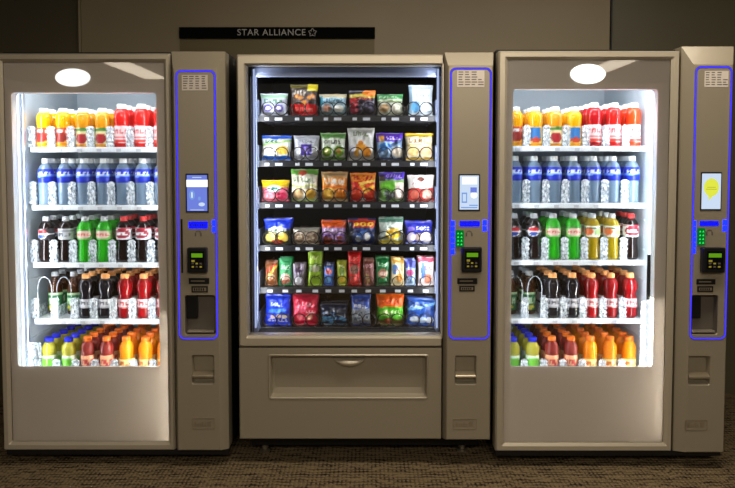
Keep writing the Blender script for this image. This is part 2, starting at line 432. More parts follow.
    def ell(cx, cz, rx, rz, mi, e=.0008):
        sc.quad([(x0+W*(cx+rx*math.cos(-2*PI*k/20)), ya-e, z0+H*(cz+rz*math.sin(-2*PI*k/20))) for k in range(20)][::-1], mi)
    if s['kind'] == 'blue':
        R(.06, .94, .04, .96, 1); R(.04, .97, .655, .84, 2, .001); ell(.28, .45, .13, .12, 3); ell(.70, .21, .14, .05, 4); ell(.6, .36, .06, .05, 3); R(.2, .8, .06, .075, 4, .001); R(.3, .7, .89, .91, 4, .001); R(.26, .3, .38, .52, 2, .0012)
    elif s['kind'] == 'pale':
        R(.06, .94, .04, .96, 4); R(.16, .86, .72, .92, 2, .001); R(.15, .4, .22, .5, 3, .001); R(.2, .35, .26, .46, 4, .0014); R(.55, .85, .5, .64, 1, .001); ell(.72, .43, .16, .09, 2); R(.12, .88, .08, .11, 3, .001); R(.5, .9, .14, .17, 3, .001)
    else:
        R(.05, .95, .04, .96, 4)
        ell(.5, .60, .36, .235, 5, .001)
        sc.quad([(x0+W*.3, ya-.0011, z0+H*.47), (x0+W*.42, ya-.0011, z0+H*.26), (x0+W*.62, ya-.0011, z0+H*.42)], 5)
        R(.3, .7, .60, .61, 6, .0014); R(.25, .75, .55, .56, 6, .0014)
    sc.build('display_screen', [M['plastic'], M['scr_blue'], M['scr_white'], M['scr_mid'], M['scr_light'], M['scr_yellow'], M['scr_amber']], cp)
    # leds around the slots
    x0, x1, ya, yb, z0, z1 = f(s['bar'], .002)
    lb = MB().box(x0, x1, ya, yb, z0, z1, 0, .0015)
    for q in range(7): lb.box(x0+(x1-x0)*(.08+q*.125), x0+(x1-x0)*(.08+q*.125+.07), ya-.0008, ya, z0+.008, z1-.008, 1)
    lb.build('led_bar', [M['ledblue'], mat('bar_ink', (20,22,90), .4)], cp)
    for nm in ('hotr', 'hotl'):
        if s.get(nm):
            x0, x1, ya, yb, z0, z1 = f(s[nm], .002)
            lb = MB(); n = max(2, int((z1-z0)/.022))
            for q in range(n): lb.box(x0, x1, ya, yb, z0+(z1-z0)*q/n, z0+(z1-z0)*(q+.82)/n, 0, .0015)
            lb.build('led_block', M['ledhot'], cp)
    if s.get('green'):
        x0, x1, ya, yb, z0, z1 = f(s['green'], .010)
        g = MB().box(x0, x1, ya, yb, z0, z1, 0, .003)
        for q in range(4):
            for r in range(2): g.quad([(x0+(x1-x0)*(.14+r*.42), ya-.0006, z0+(z1-z0)*(.1+q*.22)), (x0+(x1-x0)*(.42+r*.42), ya-.0006, z0+(z1-z0)*(.1+q*.22)), (x0+(x1-x0)*(.28+r*.42), ya-.0006, z0+(z1-z0)*(.22+q*.22))], 1)
        g.build('bill_guide_light', [M['green'], M['greenhot']], cp)
    if s.get('blackbar'):
        x0, x1, ya, yb, z0, z1 = f(s['blackbar'], .0015)
        MB().box(x0, x1, ya, yb, z0, z1, 0, .001).build('sensor_strip', M['plastic'], cp)
    # headset pictogram
    hx, hz = XP(s['head'][0]), ZP(s['head'][1])
    hm = MB(); hm.tube([(hx+.011*math.cos(PI-PI*k/8), Yp-.001, hz+.004+.010*math.sin(PI*k/8)) for k in range(9)], .0014, 5)
    hm.box(hx-.015, hx-.009, Yp-.0015, Yp+.001, hz-.010, hz+.004); hm.box(hx+.009, hx+.015, Yp-.0015, Yp+.001, hz-.010, hz+.004)
    hm.build('headset_symbol', M['ink'], cp)
    # card reader
    x0, x1, ya, yb, z0, z1 = f(s['reader'], .030)
    rd = MB().box(x0, x1, ya, yb, z0, z1, 0, .006)
    W, H = x1-x0, z1-z0
    rd.box(x0+W*.16, x1-W*.12, ya-.001, ya, z0+H*.16, z1-H*.14, 1)
    rd.box(x0+W*.24, x1-W*.2, ya-.0016, ya, z0+H*.62, z0+H*.78, 2)
    rd.box(x0+W*.24, x0+W*.4, ya-.0016, ya, z0+H*.44, z0+H*.52, 3)
    for q in range(3):
        for r in range(2): rd.box(x0+W*(.25+q*.2), x0+W*(.36+q*.2), ya-.0016, ya, z0+H*(.22+r*.13), z0+H*(.28+r*.13), 3 if (q+r) % 2 == 0 else 4)
    rd.build('card_reader', [M['plastic'], M['blackgloss'], M['scr_lime'], M['scr_amber'], M['ink']], cp)
    # bill slot and plate
    x0, x1, ya, yb, z0, z1 = f(s['slot'], .004)
    sl = MB().box(x0, x1, ya, yb, z0, z1, 0, .002); sl.box(x0+.01, x1-.02, ya-.0008, ya, (z0+z1)/2-.002, (z0+z1)/2+.003, 1)
    sl.build('bill_slot', [M['plastic'], M['emboss']], cp)
    x0, x1, ya, yb, z0, z1 = f(s['plate'], .003)
    sl = MB().box(x0, x1, ya, yb, z0, z1, 0, .002); sl.box(x0+.007, x1-.007, ya-.0008, ya, z0+.007, z1-.007, 1)
    for q in range(5): sl.box(x0+.012+q*(x1-x0-.024)/5, x0+.012+(q+.6)*(x1-x0-.024)/5, ya-.0014, ya, z0+.009, z1-.009, 0)
    sl.build('card_slot', [M['plastic'], M['emboss']], cp)
    # embossed name plate
    x0, x1, ya, yb, z0, z1 = f(s['name'], .002)
    n = MB(); ringplate(n, (x0, x1, z0, z1), (x0+.003, x1-.003, z0+.003, z1-.003), .003, .002, ya, yb)
    W = x1-x0
    for q, (a, w, h) in enumerate(((.1,.1,1), (.24,.06,.6), (.33,.07,.6), (.43,.07,1), (.53,.07,.6), (.66,.18,1))):
        n.box(x0+W*a, x0+W*(a+w), ya+.0006, yb, z0+.012, z0+.012+.024*h)
    n.build('name_plate', M['emboss'], cp)
    return cp

def feet_base(t, x0, x1, y0, y1, zt, bx0, bx1):
    MB().box(bx0, bx1, y0, y1, zt*.30, zt-.004, bev=.004).build('base_plinth', M['black'], t)
    for x in (x0, x1):
        for y in (y0+.02, y1-.08):
            m = MB(); m.lathe([(.022, 0), (.024, .006), (.010, .012), (.008, zt*.42+.01)], 14, (x, y, 0))
            m.lathe([(.014, .018), (.016, .022), (.016, .03), (.012, .034)], 6, (x, y, 0))
            m.build('levelling_foot', M['chrome'], t, smooth=False)

def cabinet_shell(m, x0, x1, y0, y1, z0, z1, th=.012, mi=0):
    m.box(x0, x0+th, y0, y1, z0, z1, mi); m.box(x1-th, x1, y0, y1, z0, z1, mi)
    m.box(x0+th, x1-th, y0, y1, z1-th, z1, mi); m.box(x0+th, x1-th, y0, y1, z0, z0+th, mi); m.box(x0+th, x1-th, y1-th, y1, z0+th, z1-th, mi)

# ------------------------------------------------------------------ bottles
BODY = {
 'water': [(.72,0),(.92,.012),(.94,.05),(.90,.075),(.95,.10),(.90,.135),(.95,.17),(.90,.205),(.95,.24),(.90,.275),(.95,.31),(.90,.345),(.95,.39),(.97,.44),(.95,.48),(.97,.52),(.97,.72),(.94,.76),(.80,.82),(.58,.865),(.42,.90),(.40,.93)],
 'soda':  [(.66,0),(.90,.015),(.97,.06),(.97,.16),(.93,.26),(.86,.36),(.86,.44),(.94,.50),(1,.54),(1,.72),(.93,.78),(.76,.84),(.55,.88),(.42,.91),(.40,.93)],
 'juice': [(.80,0),(.97,.02),(1,.08),(.98,.2),(.93,.35),(.93,.5),(.98,.57),(1,.62),(1,.76),(.94,.82),(.78,.87),(.58,.895),(.55,.91),(.54,.93)],
 'sport': [(.74,0),(.92,.02),(.97,.08),(.95,.18),(.97,.28),(.90,.36),(.92,.44),(.78,.50),(.76,.54),(.92,.60),(1,.68),(.98,.76),(.85,.83),(.62,.875),(.50,.895),(.48,.92)],
 'small': [(.80,0),(.94,.02),(.96,.1),(.96,.5),(.90,.55),(.97,.60),(.99,.70),(.92,.78),(.74,.84),(.55,.875),(.52,.92)],
 'tea':   [(.78,0),(.94,.02),(.96,.08),(.96,.6),(.93,.66),(.80,.74),(.62,.80),(.48,.85),(.45,.92)],
}
def bmat(name, col, trans, rough=.08, ior=1.33):
    return mat(name, col, rough, 0, .5, .5, trans, ior, bump=.25, bscale=60)
LIQ = {
 'yellow': bmat('yellow_juice', (255,176,6), .15), 'amber': bmat('amber_juice', (240,160,24), .25), 'red': bmat('red_juice', (226,34,28), .25),
 'crimson': bmat('crimson_juice', (196,22,30), .25), 'orange_red': bmat('orange_red_juice', (238,66,20), .2),
 'water': mat('bottled_water', (158,188,216), .06, 0, .6, .6, .5, 1.33, bump=.5, bscale=70), 'cola': bmat('dark_cola', (30,18,16), .1), 'green': bmat('green_soda', (60,222,40), .45),
 'olive': bmat('olive_gold_soda', (206,176,20), .45), 'dark': bmat('black_drink', (26,24,32), .12), 'redsport': bmat('red_sports_drink', (160,8,18), .25),
 'teabrown': bmat('brown_tea', (84,44,18), .35), 'lemon': bmat('lemon_drink', (196,190,60), .3), 'plum': bmat('plum_juice', (150,48,42), .2), 'orange': bmat('orange_juice', (255,150,10), .12),
}
CAPS = {k: mat(k+'_cap', c, .35) for k, c in {'white': (240,242,240), 'grey': (196,200,204), 'orange': (240,118,24), 'peach': (246,172,104), 'blue': (14,30,200), 'red': (222,60,60), 'yellowcap': (250,214,90)}.items()}
W_ = (236,238,240)
LAB = {
 'mango': [(206,70,30), ('band',.0,.16,(240,170,40)), ('ell',.5,.42,.12,.3,(150,30,24)), ('ell',.2,.4,.1,.2,(250,190,60)), ('letters',.3,.7,.68,.86,W_,4)],
 'apple': [(232,214,160), ('ell',.5,.35,.14,.3,(170,20,30)), ('band',.78,1,(70,130,50)), ('ell',.05,.35,.1,.3,(190,90,30)), ('ell',.95,.35,.1,.3,(190,90,30))],
 'bluejuice': [(236,196,90), ('rect',.38,.62,.1,.95,(48,120,190)), ('ell',.5,.2,.14,.14,(200,60,30))],
 'pink': [(246,214,214), ('letters',.3,.72,.55,.8,(214,60,70),4), ('band',0,.2,(222,60,50)), ('band',.3,.36,(222,90,90))],
 'water': [(8,44,196), ('diag',.30,.25,.14,(120,170,250)), ('letters',.32,.7,.55,.82,(226,236,255),5), ('band',.0,.08,(4,26,140)), ('ell',.0,.4,.1,.3,(130,180,250))],
 'globe': [(40,38,44), ('ell',.46,.5,.13,.42,(232,236,240)), ('ell',.46,.68,.11,.2,(206,36,46)), ('ell',.46,.3,.10,.16,(40,70,160)), ('diag',.42,.1,.08,W_)],
 'silver': [(176,180,186), ('band',.7,.84,(120,124,132)), ('letters',.32,.68,.3,.6,(60,62,70),4)],
 'greenl': [(120,190,90), ('ell',.5,.5,.17,.4,(226,196,180)), ('letters',.36,.66,.4,.65,(210,70,60),3), ('band',.9,1,(40,130,40))],
 'diet': [(230,228,232), ('ell',.5,.5,.18,.40,(150,24,50)), ('letters',.38,.64,.36,.66,W_,3), ('band',.9,1,(170,40,60))],
 'gold': [(230,232,214), ('ell',.38,.5,.10,.34,(232,110,40)), ('ell',.6,.45,.10,.3,(150,190,110)), ('letters',.3,.7,.72,.9,(90,120,70),4)],
 'clearband': [(206,206,212), ('letters',.3,.7,.35,.75,(90,90,100),3), ('band',0,.15,(150,150,160))],
 'redband': [(222,206,206), ('letters',.3,.7,.3,.75,(180,30,40),3), ('band',0,.15,(190,40,50))],
 'greentea': [(24,110,58), ('letters',.3,.7,.4,.7,(200,230,190),4), ('band',.85,1,(190,220,170)), ('ell',.5,.2,.12,.12,(210,200,60))],
 'greenlemon': [(206,222,200), ('ell',.5,.6,.2,.3,(110,190,50)), ('band',0,.4,(40,140,90)), ('band',.4,.45,(150,190,240))],
 'plum': [(242,176,130), ('band',.0,.42,(152,60,90)), ('letters',.3,.7,.5,.8,(190,60,60),4), ('band',.36,.44,(110,30,90))],
 'orangel': [(250,224,150), ('band',0,.3,(240,160,40)), ('band',.38,.48,(90,60,60)), ('letters',.32,.68,.6,.85,(210,110,30),4)],
}
KIND = {  # name, H, R, body, liquid, cap, label, label z-range, wording
 'mango': ('juice_bottle', .186, .035, 'juice', 'yellow', 'white', 'mango', (.08,.5), 'yellow juice bottle with red label'),
 'apple': ('juice_bottle', .186, .035, 'juice', 'amber', 'white', 'apple', (.08,.5), 'amber apple juice bottle'),
 'bluelabel': ('juice_bottle', .186, .035, 'juice', 'yellow', 'white', 'bluejuice', (.08,.5), 'yellow juice bottle with blue label'),
 'red': ('juice_bottle', .205, .036, 'juice', 'red', 'white', 'pink', (.10,.5), 'red juice bottle with pink label'),
 'crimson': ('juice_bottle', .205, .036, 'juice', 'crimson', 'white', 'pink', (.10,.5), 'dark red juice bottle with pink label'),
 'orange_red': ('juice_bottle', .205, .036, 'juice', 'orange_red', 'white', 'pink', (.10,.5), 'orange-red juice bottle'),
 'water': ('water_bottle', .222, .036, 'water', 'water', 'white', 'water', (.48,.77), 'blue-banded water bottle'),
 'globe': ('soda_bottle', .218, .036, 'soda', 'cola', 'grey', 'globe', (.50,.74), 'dark cola bottle with round emblem'),
 'silver': ('soda_bottle', .218, .036, 'soda', 'cola', 'grey', 'silver', (.50,.74), 'dark cola bottle with silver label'),
 'greens': ('soda_bottle', .218, .037, 'soda', 'green', 'grey', 'greenl', (.50,.72), 'bright green soda bottle'),
 'gold': ('soda_bottle', .218, .037, 'soda', 'olive', 'grey', 'gold', (.50,.74), 'olive-gold soda bottle'),
 'diet': ('soda_bottle', .218, .036, 'soda', 'cola', 'red', 'diet', (.50,.76), 'white-labelled cola bottle with red cap'),
 'dark': ('sports_drink_bottle', .212, .036, 'sport', 'dark', 'peach', 'clearband', (.24,.44), 'black drink bottle with orange cap'),
 'redsport': ('sports_drink_bottle', .212, .036, 'sport', 'redsport', 'peach', 'redband', (.24,.44), 'red sports drink with orange cap'),
 'tea': ('tea_bottle', .21, .034, 'tea', 'teabrown', 'grey', 'greentea', (.1,.52), 'brown tea bottle with green label'),
 'lemon': ('juice_bottle', .190, .034, 'small', 'lemon', 'blue', 'greenlemon', (.06,.56), 'blue-capped lemon drink bottle'),
 'plum': ('juice_bottle', .195, .033, 'small', 'plum', 'orange', 'plum', (.10,.55), 'red-brown juice bottle, orange cap'),
 'orange': ('juice_bottle', .195, .034, 'small', 'orange', 'orange', 'orangel', (.04,.46), 'orange juice bottle, orange cap'),
}
def interp(prof, z):
    for (r0, z0), (r1, z1) in zip(prof, prof[1:]):
        if z0 <= z <= z1: return r0+(r1-r0)*(z-z0)/max(1e-6, z1-z0)
    return prof[-1][0]
PROTO = {}
def proto(kind):
    if kind in PROTO: return PROTO[kind]
    name, H, R, body, liq, cap, lab, (l0, l1), _ = KIND[kind]
    pr = BODY[body]
    a = MB().lathe([(r*R, z*H) for r, z in pr], 22); 
    # crown ring under the cap
    cr = pr[-1][0]*R+.0015
    c = MB(); n = 24; H0, H1 = .915*H, H
    c.lathe([(cr+.0012, H0-.004), (cr+.0012, H0-.001), (cr, H0), (cr+.0008, H0+.002), (cr+.0004, H1-.003), (cr-.002, H1)], n)
    m = MB(); nu, nv = 36, 12; rings = []
    for j in range(nv+1):
        z = l0+(l1-l0)*j/nv; r = interp(pr, z)*R
        if 0: pass
        r = max(r, min(interp(pr, l0), interp(pr, l1))*R)+.0008
        rings.append([(-r*math.sin(2*PI*k/nu), r*math.cos(2*PI*k/nu)*1.0, z*H) for k in range(nu)])
        m.c += [lin(paint(((-k/nu) % 1) if False else k/nu, j/nv, LAB[lab], 2)) for k in range(nu)]
    m.loops(rings)
    # centre of the artwork (u=.5) faces -Y, u grows towards +X
    def mk(nm, mb, mt, sm=True):
        me = mb.build(nm, mt, None, smooth=sm); d = me.data; bpy.data.objects.remove(me); return d
    PROTO[kind] = (mk('bottle_body', a, LIQ[liq]), mk('bottle_cap', c, CAPS[cap]), mk('bottle_label', m, M['paperlabel']))
    return PROTO[kind]
def bottle(kind, x, y, z, label, group, rot=0):
    b, c, l = proto(kind)
    t = bpy.data.objects.new(KIND[kind][0], None); COL.objects.link(t); t.location = (x, y, z); t.rotation_euler = (0, 0, rot)
    t['label'] = label; t['category'] = 'bottle'; t['group'] = group; t.empty_display_size = .03
    for nm, me in (('bottle_body', b), ('cap', c), ('bottle_label', l)):
        o = bpy.data.objects.new(nm, me); COL.objects.link(o); o.parent = t
    return t

ORD = ['first', 'second', 'third', 'fourth', 'fifth', 'sixth', 'seventh']
SHELFW = ['top', 'second', 'third', 'fourth', 'bottom']
COLW = ['leftmost', 'second from left', 'third from left', 'middle column', 'third from right', 'second from right', 'rightmost']

# ------------------------------------------------------------------ beverage machine
def beverage(side, s):
    Y = s['Y']; X = lambda p: ax(p, Y); Z = lambda p: az(p, Y)
    x0, xd, xp = X(s['x0']), X(s['door1']), X(s['x1'])
    zb, zt = Z(s['yb']), Z(s['yt'])
    t = thing('vending_machine', s['label'], 'vending machine', ((x0+xp)/2, Y+.4, 0), None)
    # cabinet
    yb = Y+.80
    c = MB(); cabinet_shell(c, x0+.004, xp-.004, Y+.062, yb, zb, zt+.016)
    c.box(xd-.02, xd-.008, Y+.09, yb-.02, zb+.02, zt)
    c.build('cabinet', M['black'], t)
    feet_base(t, x0+.12, xp-.10, Y+.10, yb, zb, x0+.05, xp-.03)
    MB().box(x0+.002, xp-.004, Y+.01, Y+.06, zb-.030, zb-.004, bev=.003).build('kick_rail', M['black'], t)
    # door frame
    px0, px1, pz0, pz1 = X(s['stile0']), X(s['stile1']), Z(s['yib']), Z(s['yit'])
    fr = MB()
    O = rr(x0, xd, zb, zt, .004, Y, 3); O2 = rr(x0, xd, zb, zt, .004, Y+.06, 3)
    A = rr(x0+.006, xd-.006, zb+.006, zt-.006, .004, Y-.012, 3); B = rr(px0-.012, px1+.012, pz0-.012, pz1+.012, .004, Y-.012, 3)
    D = rr(px0, px1, pz0, pz1, .003, Y-.002, 3); E = rr(px0, px1, pz0, pz1, .003, Y+.05, 3)
    fr.loops([O2, O, A, B, D, E, O2])
    fr.build('door_frame', M['tan_frame'], t)
    gx0, gx1, gz0, gz1 = X(s['g0']), X(s['g1']), Z(s['gb']), Z(s['gt'])
    pn = MB(); ringplate(pn, (px0, px1, pz0, pz1), (gx0, gx1, gz0, gz1), .001, .014, Y+.008, Y+.014)
    door_panel = pn.build('door_panel', M['panel'], t)
    MB().box(px0, px1, Y+.002, Y+.0065, pz0, pz1).build('door_glass', M['glass'], t)
    # oval badge
    bq = at(s['badge'][0], s['badge'][1], Y); bx, bz = bq.x, bq.z; rx, rz = s['badge'][2]*Y/F, s['badge'][3]*Y/F
    b = MB(); n = 40
    e = lambda k, y, q=1: (bx+rx*q*math.cos(2*PI*k/n), y, bz+rz*q*math.sin(2*PI*k/n))
    b.loops([[e(k, Y+.0019) for k in range(n)], [e(k, Y+.0004) for k in range(n)], [e(k, Y-.0002, .97) for k in range(n)]], cap1=True)
    b.build('oval_badge', M['white'], t)
    # added unseen baffle behind the door panel, blocks interior light from its margins
    bk = MB(); ringplate(bk, (px0, px1, pz0, pz1), (gx0, gx1, gz0-.022, gz1), .001, .014, Y+.050, Y+.054)
    bk.box(gx1+.001, px1-.001, Y+.0145, Y+.049, Z(s['strip'][0]-6), pz1-.002)
    bk.box(px0+.001, gx0-.001, Y+.0145, Y+.049, pz0+.001, pz1-.002); bk.box(gx0, gx1, Y+.0145, Y+.049, gz1+.001, pz1-.002)
    bk.box(gx0-.001, gx1+.001, Y+.018, Y+.049, gz0-.026, gz0-.018)
    bk.build('panel_light_baffle', M['shelf'], t)
    # liner
    lx0, lx1 = s['l0'], s['l1']
    yf, ybk = Y+.064, Y+.74
    z0l, z1l = az(382, Y+.18)-.03, zt-.02
    l = MB(); r = .010
    l.quad([(lx0, yf, z0l), (lx0, ybk, z0l), (lx0, ybk, z1l), (lx0, yf, z1l)])
    l.quad([(lx1, ybk, z0l), (lx1, yf, z0l), (lx1, yf, z1l), (lx1, ybk, z1l)])
    l.quad([(lx0, ybk, z0l), (lx1, ybk, z0l), (lx1, ybk, z1l), (lx0, ybk, z1l)])
    l.quad([(lx0, yf, z0l), (lx1, yf, z0l), (lx1, ybk, z0l), (lx0, ybk, z0l)])
    zc2 = z1l-.05
    l.quad([(lx0, ybk, z1l-.06), (lx1, ybk, z1l-.06), (lx1, yf, z1l), (lx0, yf, z1l)])
    for q in range(9):   # moulded ribs on both side walls
        zz = z0l+.1+q*.14
        l.box(lx0, lx0+.004, yf+.1, ybk-.02, zz, zz+.006); l.box(lx1-.004, lx1, yf+.1, ybk-.02, zz, zz+.006)
    l.build('interior_liner', M['white_liner'], t)
    # vertical LED tubes inside, lift rail and lift cup
    for xx, dx in ((lx0+.012, 1), (lx1-.012, -1)):
        MB().tube([(xx, Y+.075, z0l+.03), (xx, Y+.075, z1l-.03)], .008, 8).build('light_tube', M['tube'], t)
    rx_ = s['rail']
    rl = MB().box(rx_, rx_+.010, Y+.10, Y+.125, z0l+.02, z1l-.02, 0, .002)
    rl.box(rx_+.016, rx_+.020, Y+.10, Y+.12, z0l+.02, z1l-.02); rl.box(rx_-.012, rx_+.034, Y+.095, Y+.13, z1l-.075-.0, z1l-.06)
    rl.box(rx_-.006, rx_+.026, Y+.095, Y+.128, z1l-.11, z1l-.09)
    rl.build('lift_rail', M['steel'], t)
    for nm, dd, mm in (('lift_cup', s['cup'], M['divider']), ('door_latch', s.get('latch'), M['plastic'])):
        if not dd: continue
        a0, a1, b0, b1 = ax(dd[0], Y+.08), ax(dd[1], Y+.08), az(dd[3], Y+.08), az(dd[2], Y+.08)
        cbx = MB().box(a0, a1, Y+.066 if nm == 'lift_cup' else Y+.056, Y+.094 if nm == 'lift_cup' else Y+.064, b0, b1, 0, .003)
        if nm == 'door_latch': cbx.box(a0+.004, a1-.004, Y+.052, Y+.058, b0+.03, b1-.03)
        cbx.build(nm, mm, t)
    # shelves
    SY = Y+.17
    sx0, sx1 = s['s0'], s['s1']
    tops = []
    for i, py in enumerate(s['shelves']):
        zs = az(py, SY); tops.append(zs)
        sh = MB().box(sx0, sx1, SY+.006, Y+.72, zs-.008, zs)
        sh.box(sx0, sx1, SY-.002, SY+.008, zs-.022, zs+.002, 0, .002)
        for q in range(14):
            xx = sx0+(sx1-sx0)*(q+.5)/14; sh.box(xx-.012, xx+.012, SY-.004, SY-.001, zs-.019, zs-.004)
        sh = sh.build('shelf', M['shelf'], t)
        xs = [s['c0']+s['cp']*k for k in range(7)]
        hh = (.100, .112, .108, .100, .09)[i]
        for k in range(8):
            xc = s['c0']+s['cp']*(k-.5)
            if xc > lx1-.01 or xc < lx0+.01: continue
            d = MB(); n = 10; ringz = []
            for j in range(n+1):
                z = zs+.001+hh*j/n; w = .0135+.0045*(j % 2)-(.007 if j == n else 0); dp = .007+.003*(j % 2)
                ringz.append([(xc-w, SY+.004+.010-dp, z), (xc+w, SY+.014-dp, z), (xc+w, SY+.014+dp, z), (xc-w, SY+.014+dp, z)])
            d.loops(ringz, cap0=True, cap1=True)
            d.box(xc-.0012, xc+.0012, SY+.026, Y+.70, zs+.001, zs+hh*.55)
            d.build('divider', M['divider'], sh)
        for k in range(7):      # small price tag clipped to the shelf lip
            d = MB().box(xs[k]-.011, xs[k]+.011, SY-.0065, SY-.0042, zs-.020, zs-.006, 0)
            d.build('price_tag', M['tag'], sh)
        if i == 3:              # wire hoops of the two sold-out lanes
            for k in (0, 1):
                xc = xs[k]; hp = []
                for q in range(17):
                    a = PI*q/16; hp.append((xc-.034*math.cos(a), SY+.010, zs+.14+.062*math.sin(a)))
                hp = [(xc-.030, SY+.010, zs+.002)]+hp+[(xc+.030, SY+.010, zs+.002)]
                MB().tube(hp, .0022, 6).build('pusher_hoop', M['divider'], sh)
    # bottles
    for i, row in enumerate(s['rows']):
        nd = (3, 3, 3, 4, 5)[i]
        for k, kind in enumerate(row):
            for d in range(nd):
                if i == 3 and k < 2 and d == 0: continue
                x = s['c0']+s['cp']*k; y = SY+.046+d*.078
                x += random.uniform(-.0015, .0015)
                if x+.03 > lx1 or x-.03 < lx0: continue
                word = KIND[kind][8]
                dep = ('front', 'second deep', 'third deep', 'fourth deep', 'fifth deep')[d]
                lab = f"{word}, {dep}, {COLW[k]}, {SHELFW[i]} shelf, {side} machine"
                bottle(kind, x, y, tops[i]+.0005, lab, f"bottles on the {SHELFW[i]} shelf of the {side} machine", random.uniform(-.12, .12) if d == 0 else random.uniform(-.5, .5))
    # machine lights: rows of LEDs in the cabinet
    P = s.get('power', .30)
    cx = (lx0+lx1)/2; H = z1l-z0l
    area('interior_top_light', (cx, Y+.09, z1l-.03), (math.radians(35), 0, 0), lx1-lx0-.08, .03, 10*P, (.93,.97,1))
    for xx, a in ((lx0+.028, -1), (lx1-.028, 1)):
        area('interior_side_light', (xx, Y+.085, (z0l+z1l)/2), (PI/2, 0, a*math.radians(38)), .02, H-.1, 14*P, (.93,.97,1))
    # glow strip in the right-hand door edge over the lower panel
    zs1, zs0 = Z(s['strip'][0]), Z(s['strip'][1])
    MB().tube([(gx1+(px1-gx1)*.6, Y+.026, zs0), (gx1+(px1-gx1)*.6, Y+.026, zs1)], .004, 8).build('edge_light_tube', M['striplite'], t)
    pod(t, s['pod'], Y+.004, Y-.036)
    return t

ROWS_L = [['mango','mango','apple','apple','red','red','red'], ['water']*7, ['globe','silver','greens','greens','diet','diet','diet'],
          ['tea','tea','dark','dark','redsport','redsport','redsport'], ['lemon','lemon','plum','plum','orange','orange','orange']]
ROWS_R = [['mango','bluelabel','apple','bluelabel','crimson','red','orange_red'], ['water']*7, ['globe','globe','greens','greens','gold','gold','diet'],
          ['tea','tea','dark','dark','redsport','redsport','redsport'], ['lemon','lemon','plum','plum','orange','orange','orange']]
YL, YR, YM = 3.0, 2.975, 3.0
left = dict(Y=YL, x0=-.5, x1=227, door1=173, stile0=7.5, stile1=166.5, yt=53.5, yb=449.5, yit=62, yib=441.5, g0=14, g1=157.8, gt=92.5, gb=367,
    badge=(72.5,77.5,17.3,8.8), strip=(318,438), shelves=(147.5,205.5,263,319.5,379),
    label='left drink vending machine with glass door and five lit shelves of bottles',
    rows=ROWS_L,
    pod=dict(x0=174, x1=227, yt=51.5, yb=448.5, i0=176, i1=218, it=68.5, led=(178.5,216.5,71,338.5), kind='blue', sticker=(184,209.5,75,90.5),
        screen=(186.5,209.3,173.5,212.5), bar=(189,208,221.5,228.5), hotr=(212.5,216,219,232), blackbar=(181,183,219,273), head=(198.5,234), reader=(188.5,208,247,272),
        slot=(188.5,209,278,284), plate=(191,207.5,286,292.5), bin=(183.5,215,295,335), coin=(190,213,355,384.5), name=(190,213,418,429)))
left['cup'] = (25,38,343,372)
left['l0'] = ax(9, YL)+.002; left['l1'] = left['l0']+.735
left['s0'] = ax(33, YL+.17); left['s1'] = left['s0']+.675
left['c0'] = ax(47.3, YL+.216); left['cp'] = .0925; left['rail'] = ax(23, YL+.11)
right = dict(Y=YR, x0=496.7, x1=728, door1=675, stile0=505.5, stile1=667, yt=51, yb=450.5, yit=59.8, yib=442.5, g0=512, g1=655.8, gt=89, gb=367,
    badge=(588,74,17.5,9.8), strip=(305,428), shelves=(146.5,203.5,260.5,319,379),
    label='right drink vending machine with glass door and five lit shelves of bottles',
    rows=ROWS_R,
    pod=dict(x0=677, x1=728.5, yt=46.5, yb=450.5, i0=690.5, i1=728, it=65, led=(692,727.2,67,338.5), kind='yellow', sticker=(700.5,724,71,87), qr=1,
        screen=(699,720,172,210.5), bar=(699,718,221,226), hotr=(722,726.5,219,231), hotl=(692.5,695.5,220,253), green=(696.5,704,228,245), head=(709,233), reader=(700,722.5,247,272),
        slot=(697,716,279,284.5), plate=(698,714,286,292), bin=(692,720,295,335), coin=(691,713.5,356,385.5), name=(689,711.5,420,430)))
right['cup'] = (643,653,302,372); right['latch'] = (645.5,650,254,299)
right['l1'] = ax(659, YR)+.004; right['l0'] = ax(right['x0'], YR)+.03
right['s1'] = ax(645, YR+.17); right['s0'] = right['l0']+.004
right['cp'] = .0925; right['c0'] = ax(630.5, YR+.216)-6*.0925; right['rail'] = right['l0']+.03
beverage('left', left)
beverage('right', right)

